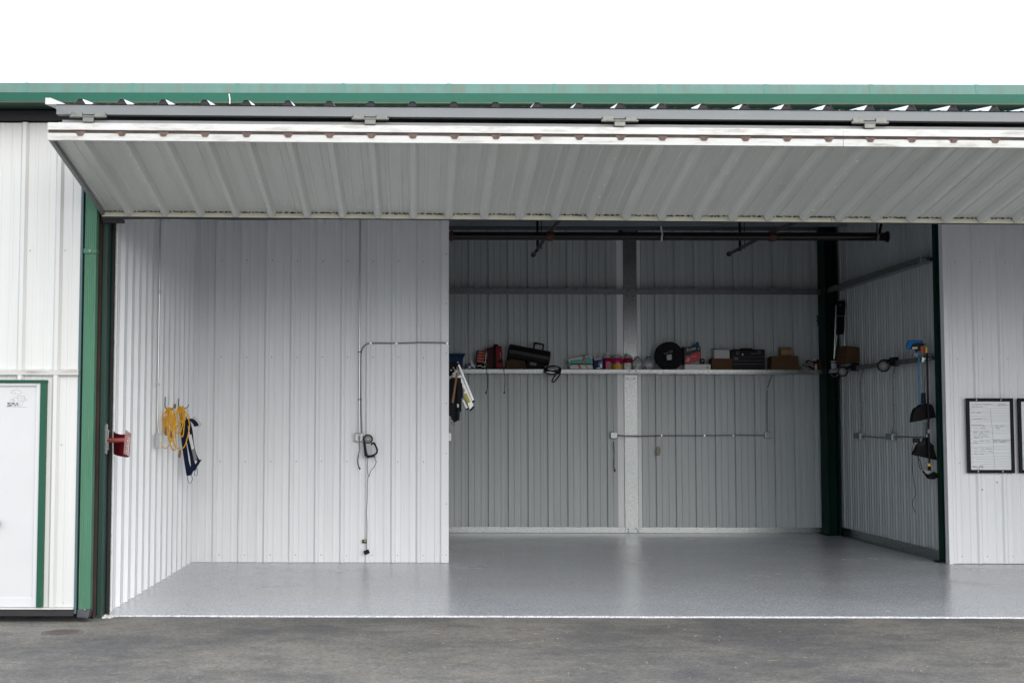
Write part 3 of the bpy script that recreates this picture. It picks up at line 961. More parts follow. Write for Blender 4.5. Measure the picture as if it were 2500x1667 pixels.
MB().box(-9, -2.880, 11.50, 11.53, -0.013, 0.3).build('unlit_backing', DARKGAP, nd_)  # dark sheet added behind the door gap, its black standing for unlit interior
MB().box(-9, -2.880, YN - 0.036, YN + 0.03, 0.098, 0.113).build('sill_trim', TRIM, nd_)
MB().box(-9, -2.880, YN - 0.025, YN + 0.01, 0.042, 0.097).build('bottom_seal', CHAR, nd_)
MB().box(-2.881, -2.861, YN - 0.010, YN + 0.10, 0.06, 4.22).build('edge_channel', mat('blue_grey_edge', (0.07, 0.12, 0.13), 0.5), nd_)
MB().box(-9, -2.91, YN - 0.04, YN + 0.24, 4.235, 4.32).build('top_flap', CHAR, nd_)
screw_part(nd_, [(-0.06 - 0.075 * k * 4, -0.003, 0.13) for k in range(3)] + [(-0.10 - 0.30 * k, -0.003, z) for k in range(4) for z in (1.45, 3.1)], SCREW, 0.006)
wd = MB().box(-4.22, -3.225, YN - 0.012, YN + 0.03, 0.125, 1.975).build('walk_door', DOORP, nd_, label='plain white walk door with a small printed logo')
xg0, xg1 = -3.187, -3.137
MB().box(xg0, xg1, YN - 0.05, YN + 0.02, 0.116, 1.993).build('door_surround', GREEN, nd_, bevel=0.003)
MB().box(-4.35, xg1 + 0.004, YN - 0.053, YN + 0.02, 1.9935, 2.016).build('door_surround', GREEN, nd_, bevel=0.003)
MB().box(-3.225, -3.190, YN - 0.030, YN + 0.02, 0.116, 1.99).build('door_frame', mat('door_frame_white', (0.62, 0.62, 0.63), 0.35), nd_, bevel=0.002)
MB().box(-4.2, -3.226, YN - 0.030, YN + 0.02, 1.965, 1.99).build('door_frame', MATS['door_frame_white'], nd_, bevel=0.002)
MB().box(-4.2, -3.226, YN - 0.020, YN + 0.02, 0.116, 0.192).build('kick_rail', MATS['door_frame_white'], wd, bevel=0.002)
kx = at(-4, 1275, YN).x
MB().lathe([(0.012, 0), (0.012, 0.03), (0.03, 0.035), (0.032, 0.055), (0.02, 0.065), (0, 0.066)], Vector((kx, YN - 0.012, at(0, 1275, YN).z)), (0, -1, 0), 16).build('door_knob', mat('knob_dark', (0.05, 0.06, 0.10), 0.3, metal=0.7), wd, smooth='auto')
# printed logo: three stencilled letters under a line drawing
LY = YN - 0.0135
def lp(zx, zy):                                     # position on the door face
    return at(zx / 13.07, 930 + zy / 13.07, LY)
mb = MB()
def stroke(mbx, pts, wdt, off=0.0):
    pts = [lp(*p) + Vector((0, off, 0)) for p in pts]
    mbx.ribbon(pts, wdt, 0.0012, (0, 1, 0)) if False else mbx.tube(pts, wdt / 2, 4)
for pts in ([(232, 695), (338, 695)], [(240, 745), (330, 745), (346, 765), (330, 792), (232, 792)], [(370, 695), (470, 700)], [(372, 795), (378, 742), (468, 742)],
            [(470, 795), (520, 742), (572, 742), (572, 798)], [(525, 695), (575, 695)]):
    stroke(mb, pts, 0.0065)
mb.build('logo_letters', LOGO, wd)
mb = MB()
for pts in ([(340, 360), (440, 290), (540, 262), (640, 305), (710, 355), (640, 400), (540, 430), (440, 400), (340, 360)],
            [(470, 385), (500, 340)], [(560, 480), (660, 468), (780, 480), (790, 540), (780, 630), (560, 630), (548, 540), (560, 480)],
            [(550, 540), (660, 556), (785, 540)], [(340, 582), (430, 582), (480, 622), (340, 622), (340, 582)], [(440, 600), (440, 520), (548, 512)],
            [(785, 540), (860, 600), (780, 615)], [(700, 640), (730, 690), (700, 760), (640, 790), (605, 740), (630, 660)], [(200, 828), (860, 828)]):
    stroke(mb, pts, 0.0025)
mb.build('logo_drawing', LOGOF, wd)

# downspout
ds = thing('downspout', 'fluted light green metal downspout beside the hangar opening', 'downspout', (-2.835, 11.2, 0))
xa, xb = -2.848, -2.746
prof = []
nfl = 6
for i in range(nfl):
    a = xa + (xb - xa) * (i + 0.08) / nfl
    b = xa + (xb - xa) * (i + 0.92) / nfl
    prof += [(a, 11.1245), (a + 0.003, 11.122), (b - 0.003, 11.122), (b, 11.1245)]
poly = [(xa, 11.135, 0.08)] + [(x, y, 0.08) for x, y in prof] + [(xb, 11.135, 0.08), (xb, 11.20, 0.08), (xa, 11.20, 0.08)]
MB().prism(poly, (0, 0, 4.22)).build('pipe', GREEN_F, ds)
for z in (at(215, 613, 11.12).z, 1.0 - 0.4):
    if z > 1:
        MB().box(xa - 0.006, xb + 0.004, 11.112, 11.205, z - 0.02, z + 0.02).build('strap', GREEN_F, ds, bevel=0.002)
        MB().lathe([(0.009, 0), (0.006, 0.008)], (xa + 0.05, 11.112, z), (0, -1, 0), 8).build('rivet', SCREW, ds)
pb = [(xa - 0.006, 11.10, 0.028), (xb - 0.008, 11.09, 0.024), (xb + 0.003, 11.11, 0.098), (xa - 0.004, 11.11, 0.092)]
MB().prism(pb, (0, 0.11, 0)).build('boot', mat('grey_boot', (0.05, 0.052, 0.058), 0.5, metal=0.3), ds, bevel=0.006)
q = at(207, 1487, 11.09)
MB().lathe([(0.008, 0), (0.005, 0.006)], q, (0, -1, 0), 8).build('rivet', SCREW, ds)
# crumbs of pale grout at the foot of the jamb
mb = MB()
for i in range(70):
    x = random.uniform(-2.90, -2.62); y = random.uniform(11.36, 11.46)
    r = random.uniform(0.004, 0.014)
    mb.obox((x, y, -0.013 + r * 0.5), (r, r * 0.2, 0), (0, r, r * 0.1), (0, 0, r * 0.6))
o = mb.build('grout_crumbs', PAPER); o['kind'] = 'stuff'; tag(o, 'pale grout crumbs at the foot of the green jamb', 'debris')

# ================================================================== RED FLAG-LIKE STOP ON THE JAMB
st = thing('red_door_stop', 'curved dark red metal stop on a pipe, bolted to the green jamb', 'door stop', at(262, 1075, 11.42))
pa = at(255.5, 1035, 11.40); pb2 = at(265.5, 1108, 11.40)
MB().box(pa.x, pb2.x - 0.008, 11.37, 11.40, pb2.z, pa.z).build('mount_plate', GALV, st, bevel=0.003)
MB().box(pb2.x - 0.0075, pb2.x + 0.004, 11.365, 11.41, pb2.z + 0.03, pa.z - 0.05).build('mount_lug', GALV, st, bevel=0.003)
MB().tube([at(266, 1075, 11.38), at(306, 1074, 11.20)], 0.019, 14).build('pipe', RED, st, smooth='auto')
mb = MB()                                              # curved sheet: wraps behind the pipe
n = 9
A = [(277, 1052, 1108), (282, 1056.5, 1110), (287, 1058.5, 1112), (292, 1059.5, 1113.5), (298, 1060, 1114.5), (304, 1060, 1115.5), (310, 1059, 1116), (314, 1056, 1116)]
rows = []
for i, (px, t, b) in enumerate(A):
    yy = 11.50 - 0.04 * math.sin(math.pi * i / 7) - 0.20 * i / 7
    rows.append((at(px, t, yy), at(px, b, yy)))
for (a, b), (c2, d2) in zip(rows, rows[1:]):
    off = Vector((0, 0.005, 0))
    mb.add([a, c2, d2, b, a + off, c2 + off, d2 + off, b + off], [(0, 1, 2, 3), (7, 6, 5, 4), (0, 4, 5, 1), (3, 2, 6, 7), (0, 3, 7, 4), (1, 5, 6, 2)])
mb.build('curved_plate', DRED, st)
MB().prism([at(306.5, 1048.5, 11.19), at(320, 1059, 11.25), at(315.5, 1114.5, 11.25), at(301.5, 1107, 11.19)], (0, 0.008, 0)).build('face_plate', PINKP, st)
mb = MB()
for i in range(7):                                     # worn vertical lettering on the plate
    t0 = 1064 + i * 6.4
    for j, (u0, u1) in enumerate(((0.50, 0.84),)):
        xl = 306.5 - 4.6 * (t0 - 1048) / 60
        a = at(xl + 13 * u0, t0 + 3, 11.208); b = at(xl + 13 * u1, t0 + 5, 11.222)
        mb.tube([a, b], 0.003, 4); mb.tube([b, b - Vector((0.002, 0, 0.012))], 0.003, 4)
        if i % 2: mb.tube([a, a - Vector((0.001, 0, 0.012))], 0.0025, 4)
mb.build('lettering', PAPER, st)

# ================================================================== THINGS ON THE LEFT SIDE WALL
XW = XL + 0.045
def lw(px, py, out=0.0):
    return atx(px, py, XW + out)
ec = thing('wall_conduit', 'thin steel conduit running down the side wall into a small outlet box', 'conduit', lw(385, 1062))
mb = MB()
top = lw(382, 520)
pts = [Vector((XW + 0.012, lw(382, 900).y, 4.1)), lw(382, 1000, 0.012), lw(383, 1022, 0.012), lw(384.5, 1034, 0.02), lw(384.5, 1046, 0.02)]
yc = lw(383, 940).y
pts = [Vector((XW + 0.012, yc, 4.2)), Vector((XW + 0.012, yc, 1.70)), Vector((XW + 0.02, yc, 1.62)), Vector((XW + 0.02, yc, 1.56))]
mb.tube(spline(pts, 5), 0.011, 10)
mb.build('pipe', CONDUIT, ec, smooth='auto')
for z in (2.05, 3.0):
    MB().obox((XW + 0.012, yc, z), (0.014, 0, 0), (0, 0.025, 0), (0, 0, 0.012)).build('clip', CONDUIT, ec)
MB().box(XW, XW + 0.055, yc - 0.05, yc + 0.06, 1.40, 1.55).build('outlet_box', BOXSTEEL, ec, bevel=0.005)
MB().box(XW + 0.0551, XW + 0.062, yc - 0.045, yc + 0.055, 1.41, 1.54).build('cover_plate', WHITEP, ec, bevel=0.003)

def coil(name, label, hook, cx, topy, bots, grp, seed, plug):
    rnd = random.Random(seed)
    t = thing(name, label, 'extension cord', lw(cx, 1090), group=grp)
    base = lw(cx, topy, 0.07)
    mb = MB()
    for i, (dx, by) in enumerate(bots):
        b = lw(cx + dx, by, 0.07 + rnd.uniform(-0.03, 0.035))
        wd2 = rnd.uniform(0.02, 0.085)
        side = Vector((rnd.uniform(0.3, 1.0), rnd.uniform(-1, 1) * 0.8, 0)) * wd2
        tp = base + Vector((rnd.uniform(-0.03, 0.03), rnd.uniform(-0.05, 0.05), rnd.uniform(-0.01, 0.02)))
        mid = (tp + b) / 2
        loop = [tp, tp * 0.75 + b * 0.25 + side * 0.8, mid + side, b + side * 0.6 + Vector((0, 0, 0.03)), b, b - side * 0.6 + Vector((0, 0, 0.03)), mid - side, tp * 0.75 + b * 0.25 - side * 0.8]
        mb.tube(spline(loop, 5, True), 0.0066, 6, closed=True)
    mb.build('loops', YEL, t, smooth=True)
    for q0, q1 in plug:
        MB().tube([lw(*q0, 0.08), (lw(*q0, 0.08) * 0.4 + lw(*q1, 0.08) * 0.6), lw(*q1, 0.08)], [0.009, 0.016, 0.013], 8).build('plug', mat('amber_plug', (0.28, 0.16, 0.07), 0.4), t, smooth='auto')
    mb = MB()
    hk = lw(hook[0], hook[1], 0.01); hb = lw(hook[0], topy - 2, 0.02)
    mb.tube(spline([hk, hb, hb + Vector((0.05, 0, -0.02)), hb + Vector((0.10, 0, 0.0)), hb + Vector((0.11, 0, 0.03))], 5), 0.006, 8)
    mb.build('wall_hook', mat('hook_steel', (0.16, 0.16, 0.17), 0.4, metal=0.6), t, smooth=True)
    return t
coil('extension_lead', 'yellow extension cord coil on the hook nearest the outlet box', (403.5, 969), 414, 996,
     [(-12, 1058), (-3, 1062), (4, 1078), (10, 1098), (1, 1050), (-8, 1040), (12, 1066)], 'yellow cords on the side wall', 3,
     [((404, 1042), (405, 1062)), ((416, 1050), (418, 1068))])
t = coil('extension_lead', 'yellow extension cord coil hung beside the navy straps', (436.5, 973), 442, 995,
     [(-14, 1048), (-6, 1058), (2, 1066), (6, 1042), (-10, 1040), (-3, 1094), (4, 1034), (9, 1026)], 'yellow cords on the side wall', 11,
     [((440, 1098), (438, 1116)), ((427, 986), (426, 996))])
# cord tail hanging from the outlet
mb = MB()
mb.tube(spline([lw(393, 1078, 0.06), lw(397, 1090, 0.07), lw(405, 1094, 0.08), lw(414, 1086, 0.08), lw(421, 1066, 0.08)], 6), 0.005, 6)
mb.build('cord_tail', YEL, t, smooth=True)
# white tag and cable
tg = thing('white_power_strip', 'white plug adapter dangling on a white cable beside the yellow cords', 'adapter', lw(480, 1030))
MB().tube(spline([lw(454, 995, 0.06), lw(460, 1012, 0.09), lw(468, 1032, 0.10), lw(476, 1041, 0.10)], 6), 0.009, 6).build('cable', WHITEP, tg, smooth=True)
a, b = at(470, 1018, lw(470, 1020, 0.12).y), at(489, 1039, lw(470, 1020, 0.12).y)
ax = (b - a) / 2; up_ = Vector((0.02, 0, 0.022)) * 1.0
MB().obox((a + b) / 2, ax, (0, 0.012, 0), Vector((-ax.z, 0, ax.x)).normalized() * 0.026).build('body', mat('off_white_plastic', (0.62, 0.62, 0.58), 0.45), tg, bevel=0.004)
# navy tie-down straps
nv = thing('navy_straps', 'bundle of navy webbing straps hanging from the wall hook', 'straps', lw(465, 1180))
YS = lw(462, 1060, 0.12).y
def ss(px, py, o_=0.0): return at(px, py, YS + o_)
for pts, wid, o_ in (([(447, 1020), (446, 1060), (450, 1095), (455, 1130), (460, 1160)], 0.042, 0.0),
                     ([(451, 1018), (455, 1050), (462, 1085), (468, 1115), (470, 1140), (463, 1160)], 0.042, -0.02),
                     ([(458, 1022), (466, 1050), (470, 1085), (476, 1110), (484, 1124)], 0.035, -0.035),
                     ([(452, 1026), (466, 1024), (476, 1032), (480, 1040)], 0.05, -0.03),
                     ([(449, 1022), (451, 1070), (456, 1110), (461, 1150)], 0.026, 0.03),
                     ([(455, 1030), (460, 1070), (466, 1100), (473, 1128), (477, 1140)], 0.022, 0.03),
                     ([(448, 1060), (452, 1100), (459, 1135), (468, 1150), (478, 1138), (488, 1122)], 0.040, -0.01)):
    MB().ribbon(spline([ss(*p, o_) for p in pts], 5), wid, 0.012, (1, 0.3, 0.25)).build('strap', NAVY, nv)
for pts in ([(461, 1150), (458, 1166), (463, 1180), (470, 1168), (463, 1156)], [(478, 1138), (482, 1150), (480, 1160), (474, 1158), (478, 1145)]):
    MB().ribbon(spline([ss(*p, -0.02) for p in pts], 5, True), 0.014, 0.003, (0, 1, 0)).build('strap_loop', NAVY, nv)
MB().prism([ss(459, 1062, -0.06), ss(467, 1060, -0.06), ss(474, 1094, -0.06), ss(468, 1098, -0.06)], (0, 0.01, 0)).build('label_patch', PAPER, nv)
MB().prism([ss(468, 1098, -0.06), ss(474, 1094, -0.06), ss(481, 1122, -0.06), ss(474, 1126, -0.06)], (0, 0.012, 0)).build('buckle', GREYT, nv)

# ================================================================== THINGS ON THE CROSS WALL
YW = YB - 0.034
def cw(px, py, out=0.0): return at(px, py, YW - out)
cd = thing('junction_box', 'steel junction box with conduits beside the hand vacuum', 'junction box', cw(877, 1078))
a, b = cw(866, 1056), cw(888, 1078)
MB().box(a.x, b.x, YW - 0.045, YW, b.z, a.z).build('box', BOXSTEEL, cd, bevel=0.012)
MB().box(a.x + 0.012, b.x - 0.012, YW - 0.049, YW - 0.0455, b.z + 0.012, a.z - 0.012).build('cover_plate', WHITEP, cd, bevel=0.004)
q = cw(877, 1066, 0.05)
MB().box(q.x - 0.016, q.x + 0.016, YW - 0.052, YW - 0.0495, q.z - 0.035, q.z + 0.04).build('switch', LGREY, cd, bevel=0.003)
xc = cw(877, 1040).x
MB().tube([(xc, YW - 0.014, a.z + 0.0), (xc, YW - 0.014, 4.4)], 0.0115, 10).build('conduit', CONDUIT, cd, smooth='auto')
x2 = cw(883.5, 1040).x
pts = [Vector((x2, YW - 0.016, a.z)), cw(882, 1020, 0.016), cw(881, 980, 0.016), cw(880.5, 900, 0.016), cw(881, 866, 0.016), cw(885, 850, 0.016), cw(894, 841, 0.016), cw(910, 837.5, 0.016), cw(970, 837.5, 0.016), cw(1030, 836, 0.016), cw(1075, 836.5, 0.016), cw(1098, 839, 0.016)]
MB().tube(spline(pts, 6), 0.0085, 8).build('flex_conduit', FLEX, cd, smooth=True)
for px, py in ((905, 837.5), (968, 838), (1092, 838)):
    q = cw(px, py, 0.02)
    MB().box(q.x - 0.012, q.x + 0.012, q.y - 0.01, q.y + 0.02, q.z - 0.012, q.z + 0.012).build('clip', CONDUIT, cd)
for py in (859, 975):
    q = cw(879, py, 0.03)
    MB().box(q.x - 0.028, q.x + 0.02, q.y, q.y + 0.02, q.z - 0.005, q.z + 0.005).build('cable_tie', CHAR, cd)
# pigtail below
mb = MB().tube(spline([cw(876.5, 1064, 0.055), cw(877, 1080, 0.05), cw(877.5, 1097, 0.03), cw(876.5, 1104, 0.03)], 5), 0.004, 6)
mb.tube(spline([cw(876.5, 1102, 0.03), cw(875, 1115, 0.03), cw(874, 1128, 0.03), cw(877, 1142, 0.03)], 5), 0.004, 6)
mb.tube([cw(876.8, 1140, 0.03), cw(879, 1146, 0.03)], 0.008, 6)
mb.build('pigtail', BLACKP, cd, smooth=True)
MB().tube(spline([cw(876.5, 1104, 0.03), cw(872.5, 1118, 0.03), cw(872.5, 1130, 0.03), cw(876, 1142, 0.03)], 5), 0.003, 6).build('pigtail', mat('red_wire', (0.25, 0.03, 0.03), 0.5), cd, smooth=True)

vac = thing('hand_vacuum', 'black and grey cordless hand vacuum hung on the white wall', 'vacuum', cw(903, 1118))
q = cw(899, 1071.5, 0.03)
MB().lathe([(0.050, -0.02), (0.057, 0.0), (0.057, 0.05), (0.050, 0.06), (0.045, 0.055), (0.043, 0.062)], q, (0, -1, 0), 28).build('dust_ring', BLACKP, vac, smooth='auto')
MB().lathe([(0.0425, 0.045), (0.0425, 0.064), (0.030, 0.070), (0.0, 0.070)], q, (0, -1, 0), 28).build('dust_cover', GREYT, vac, smooth='auto')
MB().box(q.x - 0.018, q.x + 0.018, q.y - 0.0745, q.y - 0.0705, q.z - 0.007, q.z + 0.007).build('badge', LGREY, vac, bevel=0.002)
MB().prism([cw(891.5, 1080, 0.05), cw(905, 1078, 0.05), cw(908.5, 1108, 0.05), cw(904, 1112, 0.05), cw(898.5, 1111, 0.05), cw(896, 1104, 0.05)], (0, -0.035, 0)).build('body', LGREY, vac, bevel=0.006)
MB().prism([cw(886.5, 1079, 0.04), cw(893, 1080, 0.04), cw(897.5, 1112, 0.04), cw(890.5, 1115, 0.04)], (0, -0.05, 0)).build('nozzle', BLACKP, vac, bevel=0.005)
MB().tube(spline([cw(905, 1085, 0.06), cw(912, 1081, 0.06), cw(916, 1086, 0.06), cw(920.5, 1097, 0.06), cw(919, 1106, 0.06), cw(911, 1111, 0.06), cw(905, 1113, 0.06)], 6), 0.011, 8).build('handle', BLACKP, vac, smooth=True)
MB().prism([cw(893, 1117.5, 0.02), cw(917, 1114.5, 0.02), cw(913, 1111, 0.02), cw(897, 1110, 0.02)], (0, -0.07, 0)).build('cradle', BLACKP, vac, bevel=0.004)
MB().tube(spline([cw(914, 1114, 0.03), cw(915, 1120, 0.03), cw(918.5, 1126, 0.03), cw(914, 1138, 0.03), cw(905, 1150, 0.03), cw(901, 1162, 0.03), cw(898, 1156, 0.03), cw(897, 1140, 0.03), cw(897.5, 1118, 0.03)], 8), 0.003, 6).build('cord', BLACKP, vac, smooth=True)
MB().tube(spline([cw(899, 1160, 0.03), cw(897, 1180, 0.03), cw(896.5, 1220, 0.03), cw(894.5, 1252, 0.03), cw(896, 1280, 0.03), cw(895.3, 1320, 0.03), cw(895, 1342, 0.03)], 6), 0.003, 6).build('cord', BLACKP, vac, smooth=True)
aq = cw(895, 1347, 0.03)
MB().obox(aq, Vector((0.030, 0, 0.012)), (0, 0.022, 0), Vector((-0.010, 0, 0.022))).build('power_adapter', BLACKP, vac, bevel=0.004)
lb = thing('warning_sticker', 'small black and yellow sticker low on the white wall', 'sticker', cw(889, 1325))
a, b = cw(884.2, 1316.5, -0.005), cw(895.3, 1325.3, -0.005)
MB().box(a.x, b.x, a.y - 0.008, a.y - 0.004, b.z, a.z).build('backing', BLACKP, lb)
MB().box(a.x + 0.02, b.x - 0.003, a.y - 0.0095, a.y - 0.0082, b.z + 0.015, a.z - 0.006).build('print', mat('yellow_print', (0.42, 0.38, 0.14), 0.5, var=0.5, vscale=(120, 120, 10), detail=1), lb)
jb = MB().box(XO + 0.001, XO + 0.028, YB + 0.0, YB + 0.07, cw(1100, 1076).z, cw(1100, 1057).z).build('switch_plate', WHITEP, bevel=0.003)
tag(jb, 'white switch plate on the corner of the tail opening', 'switch')

# ================================================================== SPRINKLER PIPES UNDER THE TAIL ROOF
YP = 17.0
sp_ = thing('sprinkler_main', 'black sprinkler pipe running across under the tail roof', 'pipe', at(1640, 577, YP))
pl, pr = at(1085, 577, YP), at(2166, 577, YP)
pr.z = pl.z = (pl.z + pr.z) / 2
MB().tube([pl, pr], 0.055, 24).build('main_pipe', BLACKPIPE, sp_, smooth='auto')
MB().lathe([(0.060, 0), (0.060, 0.02), (0.074, 0.024), (0.074, 0.045), (0.05, 0.05), (0, 0.05)], pr - Vector((0.035, 0, 0)), (1, 0, 0), 24).build('end_cap', BLACKPIPE, sp_, smooth='auto')
MB().lathe([(0.068, -0.02), (0.074, 0.0), (0.068, 0.02)], pl + Vector((0.09, 0, 0)), (1, 0, 0), 20).build('coupling', REDP, sp_, smooth='auto')
for (cpx, epx, epy) in ((1343, 1302, 622), (1885, 1780, 620)):
    c_ = at(cpx, 575, YP); c_.z = pl.z
    d_ = ray(epx, epy)
    far = Vector((0, 0, EYE)) + d_ * (c_.x / d_.x)
    if far.y > 19.6:
        far = c_ + (far - c_) * ((19.5 - c_.y) / (far.y - c_.y))
    MB().lathe([(0.062, -0.045), (0.066, -0.02), (0.066, 0.02), (0.062, 0.045)], c_, (1, 0, 0), 18).build('coupling', REDP, sp_, smooth='auto')
    back = c_ + (c_ - far) * 1.6
    arm = MB().tube([back + Vector((0, 0, 0.05)), c_ + Vector((0, 0, 0.06)), far], 0.024, 14).build('branch_pipe', mat('grey_black_pipe', (0.035, 0.036, 0.038), 0.4, metal=0.3), sp_, smooth='auto')
    ax_ = (far - c_).normalized()
    MB().lathe([(0.024, -0.02), (0.036, 0.0), (0.036, 0.05), (0.02, 0.06)], far - ax_ * 0.03, ax_, 16).build('branch_cap', BLACKPIPE, arm, smooth='auto')
    hp = c_ + (far - c_) * 0.72
    MB().tube([hp + Vector((0, 0, -0.02)), Vector((hp.x, hp.y, RZ(hp.y) - 0.02))], 0.019, 10).build('hanger_rod', BLACKM, arm, smooth='auto')
    MB().tube([hp + Vector((0.05, -0.06, 0.0)), Vector((hp.x + 0.05, hp.y - 0.06, RZ(hp.y) - 0.02))], 0.006, 6).build('hanger_rod', BLACKM, arm)
q = at(2141, 577, YP)
MB().lathe([(0.058, -0.012), (0.062, -0.010), (0.062, 0.010), (0.058, 0.012)], Vector((q.x, YP, pl.z)), (1, 0, 0), 20).build('hanger_band', mat('band_steel', (0.28, 0.28, 0.28), 0.4, metal=0.6), sp_, smooth='auto')
MB().tube([Vector((q.x, YP, pl.z + 0.05)), Vector((q.x + 0.02, YP, RZ(YP) - 0.02))], 0.008, 8).build('hanger_rod', BLACKM, sp_)
MB().tube([Vector((q.x + 0.03, YP, pl.z + 0.04)), Vector((q.x + 0.16, YP, RZ(YP) - 0.02))], 0.018, 8).build('brace', BLACKM, sp_)
zt = thing('white_cable_tie', 'white tie looped round the black sprinkler pipe', 'cable tie', at(1614, 588, YP))
qx = at(1614.5, 577, YP)
lp_ = [Vector((qx.x, YP, pl.z)) + Vector((0.004 * math.sin(3 * a), 0.0585 * math.cos(a), 0.0585 * math.sin(a))) for a in [2 * math.pi * k / 20 for k in range(20)]]
MB().tube(lp_, 0.010, 6, closed=True).build('loop', PAPER, zt, smooth=True)
MB().tube(spline([Vector((qx.x, YP - 0.045, pl.z + 0.045)), Vector((qx.x - 0.008, YP - 0.05, pl.z + 0.09)), Vector((qx.x - 0.012, YP - 0.05, pl.z + 0.125))], 5), [0.010] * 10 + [0.005], 6).build('tail', PAPER, zt, smooth=True)

# ================================================================== SHELF IN THE TAIL
SZ = 2.4775                                # top of the girt the things stand on
YS_ = 20.03                                # their usual front plane
def sh(px, py, Y=YS_): return at(px, py, Y)
def sx(px, Y=YS_): return at(px, 880, Y).x
def sbox(px0, px1, pytop, Y0=YS_, dep=0.14, z0=None):
    """x0, x1, y0, y1, z0, z1 of a box on the shelf whose front shows between px0 and px1"""
    return sx(px0, Y0), sx(px1, Y0), Y0, Y0 + dep, (SZ if z0 is None else z0), sh((px0 + px1) / 2, pytop, Y0).z

# blue tote
b = sbox(1082, 1133, 863)
t = thing('blue_tote', 'dark blue plastic tote at the near end of the shelf', 'tote', (b[0], YS_ + 0.07, SZ))
zr = b[5]
MB().prism([(b[0], YS_, SZ), (b[1] - 0.03, YS_, SZ), (b[1] - 0.012, YS_ - 0.01, zr - 0.05), (b[0], YS_ - 0.01, zr - 0.05)], (0, 0.15, 0)).build('tub', BLUEP, t, bevel=0.008)
MB().prism([(b[0], YS_ - 0.015, zr - 0.05), (b[1] - 0.002, YS_ - 0.015, zr - 0.05), (b[1] + 0.022, YS_ - 0.03, zr), (b[0], YS_ - 0.03, zr)], (0, 0.17, 0)).build('rim', BLUEP, t, bevel=0.004)
MB().tube([(b[0], YS_ - 0.032, zr), (b[1] + 0.024, YS_ - 0.032, zr)], 0.005, 6).build('rim_edge', mat('pale_blue_edge', (0.10, 0.14, 0.19), 0.4), t)
# crumpled packet
t = thing('crumpled_packet', 'crumpled blue and white packet between the tote and the orange box', 'packet', sh(1149, 899))
MB().prism([sh(1136, 900), sh(1157, 901), sh(1152, 889), sh(1146, 884), sh(1140, 890)], (0, 0.08, 0)).build('blue_wrap', mat('blue_wrap', (0.015, 0.05, 0.16), 0.35, bump=0.8, bscale=(40, 40, 40)), t, bevel=0.006)
MB().prism([sh(1150, 893, YS_ - 0.02), sh(1161, 899, YS_ - 0.02), sh(1159, 893, YS_ - 0.02), sh(1151, 880, YS_ - 0.02), sh(1149, 881, YS_ - 0.02)], (0, 0.03, 0)).build('white_leaflet', LBLW, t)
MB().prism([sh(1142, 899, YS_ - 0.015), sh(1149, 899, YS_ - 0.015), sh(1149, 893, YS_ - 0.015), sh(1145, 894, YS_ - 0.015)], (0, 0.01, 0)).build('print_patch', WHITEP, t)
# orange and black case with white letters
t = thing('orange_black_case', 'small black case with four orange bars and white upright letters', 'case', sh(1176, 899))
tl, tr, br, bl = sh(1164.5, 854.5), sh(1191, 858), sh(1187.5, 888), sh(1161, 884.5)
MB().prism([bl, br, tr, tl], (0, 0.11, 0)).build('case', BLACKP, t, bevel=0.005)
vx = (tr - tl); vz = (tl - bl)
for k in range(4):
    o_ = bl + vz * (0.06 + 0.235 * k) + vx * 0.10 + Vector((0, -0.002, 0))
    MB().prism([o_, o_ + vx * 0.64, o_ + vx * 0.64 + vz * 0.165, o_ + vz * 0.165], (0, 0.0015, 0)).build('orange_bar', ORB, t)
    MB().prism([o_ + vx * 0.1 + vz * 0.06, o_ + vx * (0.3 + 0.1 * (k % 2)) + vz * 0.06, o_ + vx * (0.3 + 0.1 * (k % 2)) + vz * 0.10, o_ + vx * 0.1 + vz * 0.10] , (0, -0.0015, 0)).build('print_line', mat('pale_print', (0.45, 0.25, 0.2), 0.5), t)
for k, ch in enumerate('SPTA'):
    o_ = tr - vx * 0.115 - vz * (0.29 + 0.235 * k) + Vector((0, -0.003, 0))
    text(ch, 'letter', 0.062, PAPER, t, o_, vx, vz, align='CENTER')
MB().box(bl.x + 0.02, br.x - 0.03, YS_ + 0.005, YS_ + 0.1, SZ, bl.z + 0.01).build('foot', BLACKM, t)
MB().tube(spline([sh(1165, 895), sh(1172, 892), sh(1180, 896), sh(1186, 893)], 5), 0.008, 6).build('wire_guard', SILVER, t, smooth=True)
# red and black shop blower with two cords
t = thing('red_black_charger', 'maroon and black power tool case with two black cords hanging down', 'tool', sh(1211, 900))
MB().prism([sh(1190, 900), sh(1204, 900), sh(1210, 846), sh(1189, 849.5)], (0, 0.13, 0)).build('rear_body', mat('very_dark_maroon', (0.05, 0.006, 0.010), 0.45, spec=0.12), t, bevel=0.006)
MB().prism([sh(1204.5, 900, 20.01), sh(1229, 899, 20.01), sh(1229, 893, 20.01), sh(1224.5, 844.5, 20.01), sh(1209, 843.5, 20.01)], (0, 0.13, 0)).build('front_body', MAROON, t, bevel=0.008)
MB().prism([sh(1204, 900, 19.995), sh(1212, 900, 19.995), sh(1211, 845, 19.995), sh(1207, 846, 19.995)], (0, 0.03, 0)).build('grip_strip', BLACKM, t, bevel=0.004)
MB().prism([sh(1215, 885, 19.995), sh(1228, 884, 19.995), sh(1226, 876, 19.995), sh(1219, 878, 19.995)], (0, 0.02, 0)).build('vent_panel', BLACKM, t, bevel=0.003)
MB().box(sx(1203), sx(1234), 19.995, 20.14, SZ, SZ + 0.035).build('skid', BLACKM, t, bevel=0.006)
MB().tube(spline([sh(1205, 848, 20.05), sh(1208, 842, 20.05), sh(1214, 842.5, 20.05), sh(1216, 846, 20.05)], 4), 0.012, 8).build('handle', BLACKP, t, smooth=True)
